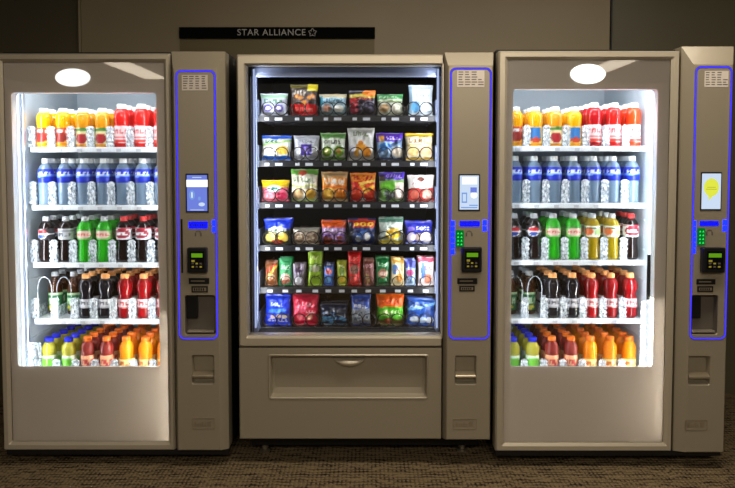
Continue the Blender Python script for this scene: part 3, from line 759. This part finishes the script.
# ------------------------------------------------------------------ snack machine
def snack():
    Y = YM; X = lambda p: ax(p, Y); Z = lambda p: az(p, Y)
    x0, x1 = X(238.3), X(491.5); xd = X(442); zb, zt = Z(438.3), Z(54.5)
    t = thing('vending_machine', 'middle snack vending machine with six trays of bags and black interior', 'vending machine', ((x0+x1)/2, Y+.4, 0))
    yb = Y+.82
    c = MB(); cabinet_shell(c, x0+.005, x1-.005, Y+.062, yb, zb, zt+.006)
    c.box(xd-.006, xd+.004, Y+.09, yb-.02, zb+.02, zt-.02)
    c.box(x0+.02, xd-.01, Y+.1, yb-.02, Z(338)-.03, Z(338)-.02)
    c.build('cabinet', M['black'], t)
    fx0, fx1 = ax(265, Y+.13, 461), ax(462, Y+.13, 461)
    feet_base(t, fx0, fx1, Y+.12, yb, zb, x0+.03, x1-.03)
    # door frame
    gx0, gx1, gz0, gz1 = X(247.3), X(442.3), Z(335.5), Z(65)
    m = MB(); zs = Z(346.5)
    O = rr(x0, xd, zs, zt, .006, Y, 3); O2 = rr(x0, xd, zs, zt, .006, Y+.06, 3)
    A = rr(x0+.008, xd-.003, zs+.008, zt-.008, .006, Y-.014, 3); B = rr(gx0-.006, gx1+.001, gz0-.010, gz1+.006, .004, Y-.014, 3)
    D = rr(gx0, gx1, gz0, gz1, .004, Y, 3); E = rr(gx0, gx1, gz0, gz1, .004, Y+.058, 3)
    m.loops([O2, O, A, B, D, E, O2]); m.build('door_frame', M['tan_frame'], t)
    MB().box(gx0, gx1, Y+.010, Y+.015, gz0, gz1).build('door_glass', M['glass'], t)
    # lower panel with recess for the delivery door
    dx0, dx1, dz0, dz1 = X(267.5), X(429.5), Z(398), Z(353.5)
    m = MB(); zz = zs-.004
    o = (x0, xd, zb, zz)
    m.loops([rr(*o, .004, Y+.05, 5), rr(*o, .004, Y-.006, 5), rr(o[0]+.005, o[1]-.002, o[2]+.005, o[3]-.003, .004, Y-.012, 5),
             rr(dx0, dx1, dz0, dz1, .012, Y-.012), rr(dx0+.004, dx1-.004, dz0+.004, dz1-.004, .010, Y-.016), rr(dx0+.010, dx1-.010, dz0+.009, dz1-.009, .010, Y-.014), rr(dx0+.014, dx1-.014, dz0+.013, dz1-.013, .010, Y+.000)])
    m.build('lower_panel', M['tan'], t)
    d = MB()
    a = (dx0+.014, dx1-.014, dz0+.013, dz1-.013)
    d.loops([rr(*a, .010, Y+.000), rr(a[0]+.002, a[1]-.002, a[2]+.004, a[3]-.002, .010, Y+.016), rr(a[0]+.014, a[1]-.014, a[2]+.030, a[3]-.004, .012, Y+.022)], cap1=True)
    dd = d.build('delivery_door', M['tan'], t)
    hx0, hx1 = X(333), X(365.5); hz = Z(362.5)
    h = MB(); rings = []
    n = 14
    for i in range(n+1):
        u = i/n; x = hx0+(hx1-hx0)*u; b = math.sin(PI*u)**.5 if 0 < u < 1 else 0
        rings.append([(x, Y+.021-(.034*b+.001)*max(0, math.sin(q))-.0, hz+.016-(.038*b)*(1-math.cos(q))/2) for q in [PI*k/8 for k in range(9)]])
    h.loops(rings, close=False); h.build('handle', M['tan_frame'], dd, smooth=True)
    # liner
    lx0, lx1 = X(249)+.006, X(441.5)-.002
    yf, ybk = Y+.064, Y+.76; z0l, z1l = Z(338), Z(60)
    l = MB()
    l.quad([(lx0, yf, z0l), (lx0, ybk, z0l), (lx0, ybk, z1l), (lx0, yf, z1l)]); l.quad([(lx1, ybk, z0l), (lx1, yf, z0l), (lx1, yf, z1l), (lx1, ybk, z1l)])
    l.quad([(lx0, ybk, z0l), (lx1, ybk, z0l), (lx1, ybk, z1l), (lx0, ybk, z1l)]); l.quad([(lx0, yf, z0l), (lx1, yf, z0l), (lx1, ybk, z0l), (lx0, ybk, z0l)])
    l.quad([(lx0, ybk, z1l), (lx1, ybk, z1l), (lx1, yf, z1l), (lx0, yf, z1l)])
    l.build('interior_liner', M['void'], t)
    # steel uprights and header
    TY = Y+.17
    for a, b in ((251.5, 257.5), (436.5, 442.5)):
        u = MB().box(ax(a, Y+.09), ax(b, Y+.09), Y+.085, Y+.115, z0l+.005, z1l-.06, 0, .002)
        u.build('upright', M['bluesteel'], t)
    hd = MB().box(ax(256, Y+.12), ax(438, Y+.12), Y+.11, Y+.13, az(76.5, Y+.12), az(67.5, Y+.12), 0, .002)
    hd.box(ax(256, Y+.12), ax(438, Y+.12), Y+.10, Y+.112, az(77.5, Y+.12), az(76, Y+.12), 0, .001)
    hd.build('header_rail', M['bluesteel'], t)
    # trays
    rows_b = (115.8, 161, 202.5, 245.3, 287.5, 327.5)
    tx0, tx1 = ax(258.5, TY), ax(436, TY)
    XS6 = [275.5, 305.5, 334, 362.5, 391, 419.5]
    XS12 = [270, 285.5, 299, 315.5, 328.5, 342, 354.5, 368.5, 383, 398, 410.5, 426]
    floors = []
    for i, py in enumerate(rows_b):
        z = az(py, TY); floors.append(z)
        tr = MB().box(tx0, tx1, TY+.004, Y+.72, z-.006, z, 1)
        tr.box(tx0, tx1, TY-.006, TY+.004, z-.028, z+.002, 0, .002)
        for yy in (.06, .14, .24, .36): tr.box(tx0, tx1, TY+yy, TY+yy+.012, z-.022, z-.006, 1)
        tr.box(tx0, tx1, TY-.0068, TY-.006, z-.010, z-.007, 1)
        tr = tr.build('tray', [M['rail'], M['darksteel']], t)
        sp = MB()
        for a, b in ((tx0, tx0+.004), (tx1-.004, tx1)): sp.box(a, b, TY-.004, Y+.70, z-.02, z+.075)
        for a in (tx0-.010, tx1-.006): sp.box(a, a+.016, TY-.008, TY-.004, z-.03, z+.07, 0, .001)
        sp.build('side_bracket', M['bluesteel'], tr)
        xs = XS6 if i != 4 else XS12
        for k, p in enumerate(xs):
            xc = ax(p, TY)
            rad = .031 if i != 4 else .025
            for off in ((-.031, .031) if i != 4 else (0,)):
                cm = MB(); pts = []
                turns = 6
                for q in range(turns*16+1):
                    a = 2*PI*q/16-PI/2; tt = q/16
                    yy = TY+.004+(0.004*tt if tt < 1 else .004+(tt-1)*.07)
                    sg = 1 if off > 0 else -1
                    pts.append((xc+off+sg*rad*math.cos(a), yy, z+rad+.003+rad*math.sin(a)))
                cm.tube(pts, .0024 if i != 4 else .0019, 5)
                cm.build('coil', M['wire'], tr, smooth=True)
            pg = MB()
            for dx, w in (((-.046, .020), (.002, .034)) if i != 4 else ((-.014, .026),)):
                pg.box(xc+dx, xc+dx+w, TY-.0085, TY-.006, z-.022, z-.006 if dx == 0 else z-.009)
            pg.build('price_tag', M['tag'], tr)
        if i != 4:
            for k in range(5):
                xm = (ax(xs[k], TY)+ax(xs[k+1], TY))/2
                MB().box(xm-.001, xm+.001, TY+.01, Y+.70, z, z+.045).build('lane_divider', M['darksteel'], tr)
    # light tubes
    for xx in (lx0+.010, lx1-.010):
        MB().tube([(xx, Y+.070, z0l+.03), (xx, Y+.070, z1l-.03)], .004, 8).build('light_tube', M['snacktube'], t)
    H = z1l-z0l
    for xx, a in ((lx0+.022, -1), (lx1-.022, 1)):
        area('snack_side_light', (xx, Y+.074, (z0l+z1l)/2), (PI/2, 0, a*math.radians(58)), .012, H-.1, 3.8, (.9,.94,1))
    area('snack_top_light', ((lx0+lx1)/2, Y+.14, z1l-.05), (math.radians(-12), 0, 0), lx1-lx0-.1, .02, .8, (.9,.94,1))
    pod(t, dict(x0=443.5, x1=491.7, yt=52.5, yb=438, i0=448, i1=490.5, it=66, led=(450,489.3,68.5,338.5), kind='pale', sticker=(456,483,70.5,87), qr=1,
        screen=(458,479.5,174,211), bar=(459.5,479.5,221,226.5), hotr=(482.5,486.5,219,231), hotl=(451,454.5,220,254), green=(455.5,463.5,230,246.5), head=(469,234), reader=(461,481,246.5,271.5),
        slot=(457.5,477.5,278,284), plate=(459.5,475,285.5,291.5), coin=(455.5,477.5,355.5,385), name=(454,478,418.5,429)), Y+.004, Y-.036)
    return floors, TY
floors, TY = snack()

# ------------------------------------------------------------------ snacks
WH=(232,232,230); BK=(24,22,26); RD=(206,30,34); YE=(240,206,50); GN=(60,150,60); BL=(30,60,190); OR=(236,120,30); PU=(86,50,160); CR=(234,216,176); SV=(176,182,188); TL=(90,160,170)
TR = ['top', 'second', 'third', 'fourth', 'fifth', 'bottom']
# tray, px0, px1, top py, name, words, artwork, thickness
BAGS = [
 (0,261,289,93.5,'chip_bag','pale silver chip bag with green top and two purple rings',[(186,192,206),('band',.78,.93,(150,196,160)),('letters',.12,.85,.55,.72,(90,140,110),6),('ell',.3,.32,.17,.16,(96,80,160)),('ell',.7,.32,.17,.16,(96,80,160)),('ell',.3,.32,.09,.09,(214,210,220)),('ell',.7,.32,.09,.09,(214,210,220))]),
 (0,290.6,318.5,84,'chip_bag','red and black chip bag with yellow top corner, tallest on its tray',[(60,48,40),('band',0,.34,(222,26,30)),('rect',.62,1,.78,1,(236,214,40)),('chips',.15,.85,.36,.6,5,(222,150,50),(160,80,30)),('letters',.12,.6,.64,.78,(200,190,170),4),('band',.88,1,(120,110,50)),('rect',.62,1,.80,1,(236,214,40)),('letters',.2,.85,.12,.24,(250,120,110),4)]),
 (0,319.5,347,94,'chip_bag','pale blue and silver snack bag',[(150,184,196),('band',.82,1,(206,190,150)),('letters',.1,.9,.6,.76,(60,110,130),6),('ell',.28,.32,.16,.17,(210,150,120)),('ell',.72,.32,.18,.17,(224,222,210)),('rect',.0,.12,.5,.9,(40,130,150))]),
 (0,348.5,375.5,90.5,'nut_pouch','dark berry pouch with orange flash on top',[(50,42,56),('band',.7,.86,(190,170,60)),('ell',.8,.9,.28,.14,(240,130,30)),('ell',.16,.5,.2,.2,(190,50,60)),('ell',.2,.2,.18,.14,(150,40,60)),('chips',.4,.95,.1,.55,7,(90,86,110),(60,54,70)),('letters',.25,.9,.62,.72,(210,80,60),5)]),
 (0,376.5,402.7,94,'chip_bag','cream and green chip bag',[(196,200,178),('band',.74,1,(64,150,80)),('letters',.1,.85,.78,.9,(180,220,170),5),('ell',.28,.32,.2,.2,(206,170,120)),('ell',.74,.3,.18,.2,(224,220,200)),('band',.6,.66,(130,160,90))]),
 (0,408,432.6,85,'snack_pouch','tall white and pale blue upright pouch',[(206,220,228),('rect',0,.12,.05,.95,(140,170,190)),('ell',.28,.28,.2,.17,(96,170,222)),('letters',.3,.85,.6,.7,(120,140,150),4),('letters',.3,.8,.76,.82,(150,160,170),4),('ell',.74,.3,.14,.14,(190,200,200))]),
 (1,262,292.5,135.5,'chip_bag','white chip bag with blue edges and yellow chips',[(214,220,216),('band',.86,1,(30,80,180)),('band',0,.17,(24,96,190)),('ell',.22,.42,.22,.2,(240,238,226)),('ell',.72,.4,.2,.19,(238,200,80)),('diag',.55,.2,.1,(160,200,120)),('letters',.15,.7,.68,.82,(40,110,90),5)]),
 (1,294,320,135.5,'cookie_pack','silver cookie pack with square purple emblem',[(186,190,200),('rect',.3,.72,.2,.62,(70,44,150)),('ell',.5,.42,.12,.12,(130,110,200)),('ell',.14,.36,.14,.2,(224,226,232)),('ell',.86,.36,.12,.2,(224,226,232)),('letters',.2,.8,.7,.8,(120,124,136),5)]),
 (1,320.5,346,132.7,'chip_bag','green and white chip bag with bright green rings',[(206,216,196),('band',.8,1,(110,170,90)),('ell',.27,.32,.21,.19,(116,170,30)),('ell',.75,.32,.2,.19,(116,170,30)),('ell',.27,.32,.1,.1,(210,214,120)),('ell',.75,.32,.1,.1,(200,160,70)),('letters',.15,.85,.58,.72,(90,96,90),5),('band',0,.12,(90,150,50))]),
 (1,347.5,374.5,128,'cracker_bag','tall white bag with orange cracker shapes',[(220,222,218),('ell',.5,.52,.09,.08,(230,140,20)),('rect',.32,.68,.3,.48,(238,160,30)),('ell',.72,.26,.17,.17,(240,150,20)),('ell',.36,.22,.1,.12,(244,180,60)),('letters',.22,.8,.74,.88,(130,150,110),5),('ell',.14,.3,.12,.16,(190,190,200))]),
 (1,375.6,403,133,'cookie_pack','purple topped cookie pack with blue and white bottom',[(120,150,180),('band',.68,1,(86,40,176)),('rect',.08,.3,.7,.9,(214,150,60)),('letters',.36,.92,.76,.86,(220,200,250),5),('diag',.2,.5,.12,(60,90,130)),('ell',.8,.3,.22,.2,(226,214,190)),('ell',.3,.5,.25,.12,(50,120,190)),('band',0,.1,(50,60,100))]),
 (1,404.5,433,133,'chip_bag','cream chip bag with yellow top edge',[(236,224,190),('band',.86,1,(230,190,40)),('band',0,.1,(220,180,70)),('letters',.15,.85,.62,.78,(160,120,70),6),('ell',.28,.34,.2,.2,(246,214,140)),('ell',.74,.34,.2,.2,(246,196,140)),('diag',.52,.06,.03,(220,180,60))]),
 (2,262,290,180,'candy_bag','short pink candy bag with yellow header',[(226,96,120),('band',.66,1,(240,206,20)),('ell',.45,.6,.26,.17,(214,226,220)),('letters',.26,.66,.55,.66,(60,140,120),4),('ell',.25,.25,.18,.17,(244,150,160)),('ell',.72,.25,.18,.17,(214,50,90))]),
 (2,291,318.5,169,'chip_bag','large white chip bag with green header and food rings',[(226,222,200),('band',.82,1,(110,180,70)),('ell',.45,.88,.16,.09,(200,80,60)),('letters',.1,.92,.58,.74,(120,140,110),6),('ell',.27,.24,.2,.17,(240,200,140)),('ell',.74,.24,.2,.17,(226,176,60)),('band',.44,.5,(190,200,110)),('band',0,.06,(150,190,90))]),
 (2,321.5,348.5,171.6,'cheese_puff_bag','orange cheese snack bag with pale top lettering',[(236,150,50),('band',.8,1,(206,170,120)),('letters',.1,.9,.56,.76,(244,236,220),6),('band',.42,.52,(232,120,20)),('ell',.27,.27,.2,.19,(246,190,60)),('ell',.74,.27,.19,.19,(244,140,20)),('band',0,.08,(240,214,160))]),
 (2,350,376,172.7,'corn_chip_bag','red and orange flame-coloured chip bag',[(226,60,20),('band',.7,1,(240,140,30)),('letters',.15,.9,.74,.9,(190,30,20),5),('chips',.1,.9,.25,.6,8,(246,190,50),(220,110,30)),('diag',.48,.2,.1,(250,214,90)),('band',0,.14,(210,24,20)),('ell',.2,.56,.16,.1,(210,30,24)),('rect',.4,.6,.02,.09,WH)]),
 (2,378.5,404.5,172,'cookie_pack','purple headed pack with green centre and grey cookies',[(120,170,90),('band',.74,1,(84,50,190)),('letters',.3,.92,.8,.92,(190,170,240),5),('rect',.0,.24,.7,.9,(70,60,60)),('ell',.35,.5,.36,.17,(110,200,50)),('chips',.05,.6,.05,.32,6,(100,106,110),(60,64,70)),('rect',.62,1,.08,.62,(226,206,190)),('ell',.8,.3,.14,.2,(240,226,214))]),
 (2,407,434,175,'chip_bag','white topped chip bag with red lower half',[(238,234,228),('band',0,.5,(206,56,50)),('ell',.28,.26,.17,.17,(226,110,90)),('ell',.74,.26,.19,.19,(230,180,160)),('ell',.5,.84,.12,.09,(130,60,40)),('letters',.15,.85,.58,.72,(220,180,180),5)]),
 (3,264,292,219,'chip_bag','bright blue topped bag with yellow chips in black bottom',[(50,54,40),('band',.6,1,(28,60,222)),('ell',.5,.56,.34,.14,(220,226,214)),('letters',.25,.75,.5,.62,(60,110,70),5),('ell',.28,.27,.21,.2,(240,214,110)),('ell',.72,.27,.21,.2,(238,206,80)),('ell',.5,.1,.2,.08,(200,60,40))]),
 (3,293,320,228.6,'cookie_pack','short beige cookie pack with brown cookies',[(186,172,150),('ell',.26,.42,.2,.32,(120,90,66)),('ell',.26,.42,.12,.2,(190,170,140)),('ell',.7,.42,.2,.32,(150,124,100)),('ell',.7,.42,.11,.2,(214,196,170)),('band',.88,1,(150,150,140)),('letters',.15,.85,.76,.85,(90,80,70),6)]),
 (3,321,346.5,221,'chocolate_bag','orange headed chocolate bag with lilac middle',[(160,120,176),('band',.72,1,(240,96,20)),('letters',.1,.9,.5,.68,(226,206,236),5),('band',.36,.42,(110,70,160)),('chips',.1,.9,.05,.3,8,(150,60,30),(90,30,20)),('band',0,.05,(200,70,40))]),
 (3,347.5,375.6,219,'corn_chip_bag','dark blue chip bag with red header and yellow lettering',[(26,50,110),('band',.66,.97,(196,40,24)),('ell',.32,.79,.08,.08,(250,200,40)),('ell',.56,.79,.12,.09,(250,200,40)),('ell',.56,.79,.05,.04,(196,40,24)),('ell',.82,.79,.12,.09,(250,200,40)),('ell',.82,.79,.05,.04,(196,40,24)),('ell',.62,.34,.24,.2,(60,110,190)),('ell',.72,.3,.1,.16,(226,226,220)),('ell',.4,.2,.1,.12,(190,200,210)),('rect',0,.2,.0,.9,(24,30,46))]),
 (3,378.5,403.5,218,'chip_bag','pale grey-green bag with yellow chips and bottom',[(186,200,188),('band',.84,1,(90,140,120)),('ell',.6,.42,.32,.2,(214,170,40)),('ell',.55,.3,.3,.12,(240,200,30)),('diag',.15,.35,.07,(70,80,60)),('band',0,.16,(214,196,60)),('letters',.15,.85,.66,.8,(220,230,220),5)]),
 (3,404.5,433,221.7,'cookie_pack','blue-violet cookie pack with white filled cookies',[(44,52,180),('ell',.2,.3,.17,.22,(180,170,190)),('ell',.5,.3,.15,.2,(214,190,180)),('ell',.76,.3,.22,.24,(232,226,224)),('letters',.4,.9,.62,.78,(230,234,250),4),('band',0,.07,(150,160,200)),('ell',.2,.68,.12,.1,(120,100,200))]),
 (4,264.6,277.5,262,'snack_bar','slim gold and brown snack pack',[(150,90,50),('diag',.1,.7,.16,(226,180,60)),('diag',.5,.4,.1,(200,60,40)),('letters',.2,.8,.3,.5,(240,220,180),2),('band',.9,1,(120,70,40))]),
 (4,278.5,292.5,258.5,'nut_pack','green nut pack with round food picture, beside slim gold pack',[(30,140,80),('ell',.5,.26,.36,.2,(226,190,170)),('chips',.2,.8,.1,.36,4,(190,110,80),(150,70,60)),('letters',.15,.85,.6,.76,(200,230,200),3)]),
 (4,292.8,305,264,'snack_bar','silver and mauve snack pack',[(150,140,156),('ell',.5,.7,.34,.15,(90,70,100)),('ell',.4,.24,.3,.18,(232,232,236)),('letters',.2,.8,.42,.56,(70,50,80),2)]),
 (4,308,322.5,252,'nut_pack','tall lime green nut pack',[(150,190,40),('band',.42,.6,(90,120,50)),('ell',.5,.5,.3,.1,(180,180,150)),('letters',.15,.85,.78,.88,(226,236,160),3),('letters',.15,.85,.2,.32,(70,100,20),3),('band',.62,.66,(60,90,30))]),
 (4,323.5,334,264,'candy_bar','small blue candy pack with red spot, right of tall lime pack',[(50,100,190),('ell',.5,.66,.36,.14,(190,80,80)),('ell',.45,.25,.3,.14,(110,170,226)),('band',.88,1,(60,60,90))]),
 (4,336.7,347.3,262,'nut_pack','small yellow-green pack left of the red pack',[(176,190,40),('ell',.5,.6,.3,.2,(110,140,50)),('ell',.5,.25,.3,.14,(226,196,60)),('letters',.2,.8,.76,.88,(240,240,190),2)]),
 (4,347.8,361,251,'meat_snack_pack','tall bright red snack pack with oval emblem',[(216,20,26),('ell',.5,.46,.38,.14,(150,110,90)),('letters',.2,.8,.42,.5,(60,30,30),3),('letters',.15,.85,.72,.82,(255,120,110),3),('ell',.4,.18,.24,.1,(250,90,80)),('band',.6,.64,(90,10,14))]),
 (4,363,374.3,259.6,'snack_bar','slim brown and rose snack bar',[(130,74,66),('chips',.2,.8,.1,.6,6,(200,170,110),(150,110,70)),('letters',.2,.8,.68,.82,(226,170,180),2)]),
 (4,375.6,390,257,'nut_pack','dark green nut pack with brown oval',[(16,120,60),('ell',.5,.42,.34,.16,(170,110,90)),('ell',.5,.42,.2,.08,(220,190,170)),('letters',.15,.85,.66,.8,(190,226,190),3),('band',0,.12,(20,80,44))]),
 (4,391,404.3,258.5,'snack_bar','cream snack pack with orange and blue shapes',[(240,220,170),('ell',.3,.6,.24,.2,(90,140,210)),('ell',.65,.3,.26,.16,(236,160,60)),('band',.84,1,(236,180,80)),('letters',.3,.9,.5,.62,(180,120,60),2)]),
 (4,404.8,416,260,'candy_bar','pale blue and violet candy pack',[(170,200,236),('band',.7,1,(90,100,200)),('ell',.5,.5,.34,.12,(190,70,130)),('letters',.2,.8,.2,.36,(70,120,200),2)]),
 (4,417.5,434.5,257.4,'candy_bag','white candy pack with pink top, rightmost of the narrow packs',[(236,224,220),('band',.84,1,(200,80,110)),('ell',.32,.55,.14,.3,(80,130,200)),('ell',.6,.25,.22,.18,(230,130,90)),('letters',.45,.9,.55,.72,(210,60,60),2)]),
 (5,264,291,294.6,'candy_bag','royal blue candy bag with pale lettering',[(26,60,214),('letters',.25,.75,.62,.74,(200,220,255),4),('ell',.5,.48,.34,.07,(70,140,240)),('ell',.32,.28,.09,.07,(240,210,190)),('ell',.55,.3,.09,.07,(200,170,150)),('ell',.76,.28,.09,.07,(240,226,200)),('letters',.15,.9,.12,.2,(220,226,250),6)]),
 (5,292,318.6,294.6,'candy_bag','crimson pink candy bag',[(222,30,70),('letters',.2,.8,.62,.74,(250,170,190),4),('ell',.35,.5,.16,.09,(240,90,120)),('ell',.3,.26,.12,.09,(250,120,130)),('ell',.66,.27,.14,.1,(214,140,110)),('letters',.5,.9,.4,.5,(250,200,200),3),('band',.92,1,(180,30,50))]),
 (5,319,348.3,303.6,'mint_bag','navy bag with icy blue lower half',[(20,32,58),('chips',.05,.95,.1,.42,12,(110,180,220),(50,110,170)),('letters',.1,.6,.5,.6,(90,130,170),4),('band',0,.08,(90,140,180))]),
 (5,351,371,294.6,'candy_bag','narrow blue and silver candy bag',[(40,80,170),('band',.06,.55,(150,160,170)),('letters',.15,.85,.58,.68,(230,236,244),4),('chips',.15,.85,.1,.42,7,(90,110,130),(190,196,200)),('band',.78,.84,(24,50,130))]),
 (5,376,404.3,293.5,'sour_candy_bag','orange topped candy bag with lime green bottom',[(90,200,40),('band',.6,1,(246,100,16)),('letters',.2,.85,.7,.84,(200,60,10),5),('ell',.3,.4,.2,.1,(150,226,70)),('letters',.25,.9,.34,.5,(230,246,190),5),('band',0,.2,(120,110,60)),('chips',.1,.9,.05,.18,4,(180,90,60),(110,80,50))]),
 (5,405,434.8,298,'mint_bag','slanting blue bag with white mints',[(36,84,170),('diag',.5,.3,.1,(110,170,226)),('diag',.85,-.3,.06,(20,50,110)),('ell',.3,.22,.16,.13,(214,226,240)),('ell',.56,.2,.14,.13,(190,210,230)),('ell',.82,.22,.15,.13,(226,232,240)),('letters',.1,.6,.62,.72,(180,206,240),4)]),
]
behind = {3, 4, 5}
cnt = {}
for n, (tr, p0, p1, pt, name, words, art) in enumerate(BAGS):
    YB = TY+.040
    x0, x1 = ax(p0, YB), ax(p1, YB); z0 = floors[tr]+.003; z1 = az(pt, YB)
    w, h = x1-x0, z1-z0
    T = .024 if tr != 4 else .014
    if tr == 0 and 'pouch' in name: T = .018
    m = bag_mesh(w, h, T, art, n+1, 26 if tr != 4 else 16, 34 if tr != 4 else 30)
    o = m.build(name, M['foil'], None, smooth=True)
    o.location = ((x0+x1)/2, YB, z0); o.rotation_euler = (math.radians(random.uniform(-7, -2)), 0, math.radians(random.uniform(-5, 5)))
    if 'slanting' in words: o.rotation_euler[1] = math.radians(5)
    o['label'] = f"{words}, front of {TR[tr]} tray"; o['category'] = 'snack bag' if tr != 4 else 'snack pack'; o['group'] = f"snacks on the {TR[tr]} tray of the middle machine"
    if len(o['label'].split()) > 16: o['label'] = f"{words}, {TR[tr]} tray"
    if tr in behind:
        q = o.copy(); COL.objects.link(q); q.location = ((x0+x1)/2+random.uniform(-.003, .003), YB+.075 if tr != 4 else YB+.07, z0)
        q.rotation_euler = (math.radians(random.uniform(-4, 2)), 0, math.radians(random.uniform(-6, 6)))
        lb = f"{words}, one behind the front on {TR[tr]} tray"
        if len(lb.split()) > 16: lb = f"{words}, behind front one"
        q['label'] = lb

# ------------------------------------------------------------------ room lights
def ceiling_lamp(name, x, y, lx, ly, s, rz=0):
    t = thing('ceiling_lamp', name, 'ceiling light', (x, y, 2.8))
    m = MB(); m.box(x-lx/2-.03, x+lx/2+.03, y-ly/2-.03, y+ly/2+.03, 2.75, 2.8, 0, .004); m.build('lamp_housing', M['tan_frame'], t)
    MB().box(x-lx/2, x+lx/2, y-ly/2, y+ly/2, 2.742, 2.751).build('diffuser', emat('lamp_diffuser', (255,238,212), s), t)
    t.rotation_euler[2] = rz
ceiling_lamp('long ceiling light over the left of the hall', -3.4, -3.4, .35, 3.0, 6)
ceiling_lamp('long ceiling light over the middle of the hall', .9, -1.2, .35, 2.2, 6)
ceiling_lamp('long ceiling light over the right of the hall', 3.4, -3.0, .35, 3.0, 6)
WARM = (1, .91, .78)
area('hall_light', (.75, 2.25, 2.74), (math.radians(0), 0, 0), 2.4, .4, 42, WARM)
area('hall_light_far', (.2, -1.4, 2.74), (math.radians(12), 0, 0), 3.4, 1.2, 135, WARM)
w = bpy.data.worlds.new('world'); C.world = w; w.use_nodes = True
w.node_tree.nodes['Background'].inputs[0].default_value = (1, .88, .70, 1); w.node_tree.nodes['Background'].inputs[1].default_value = .10
C.view_settings.view_transform = 'Standard'; C.view_settings.look = 'None'; C.view_settings.gamma = 1; C.view_settings.exposure = 0
for o in bpy.data.objects:
    if 'org' in o: del o['org']
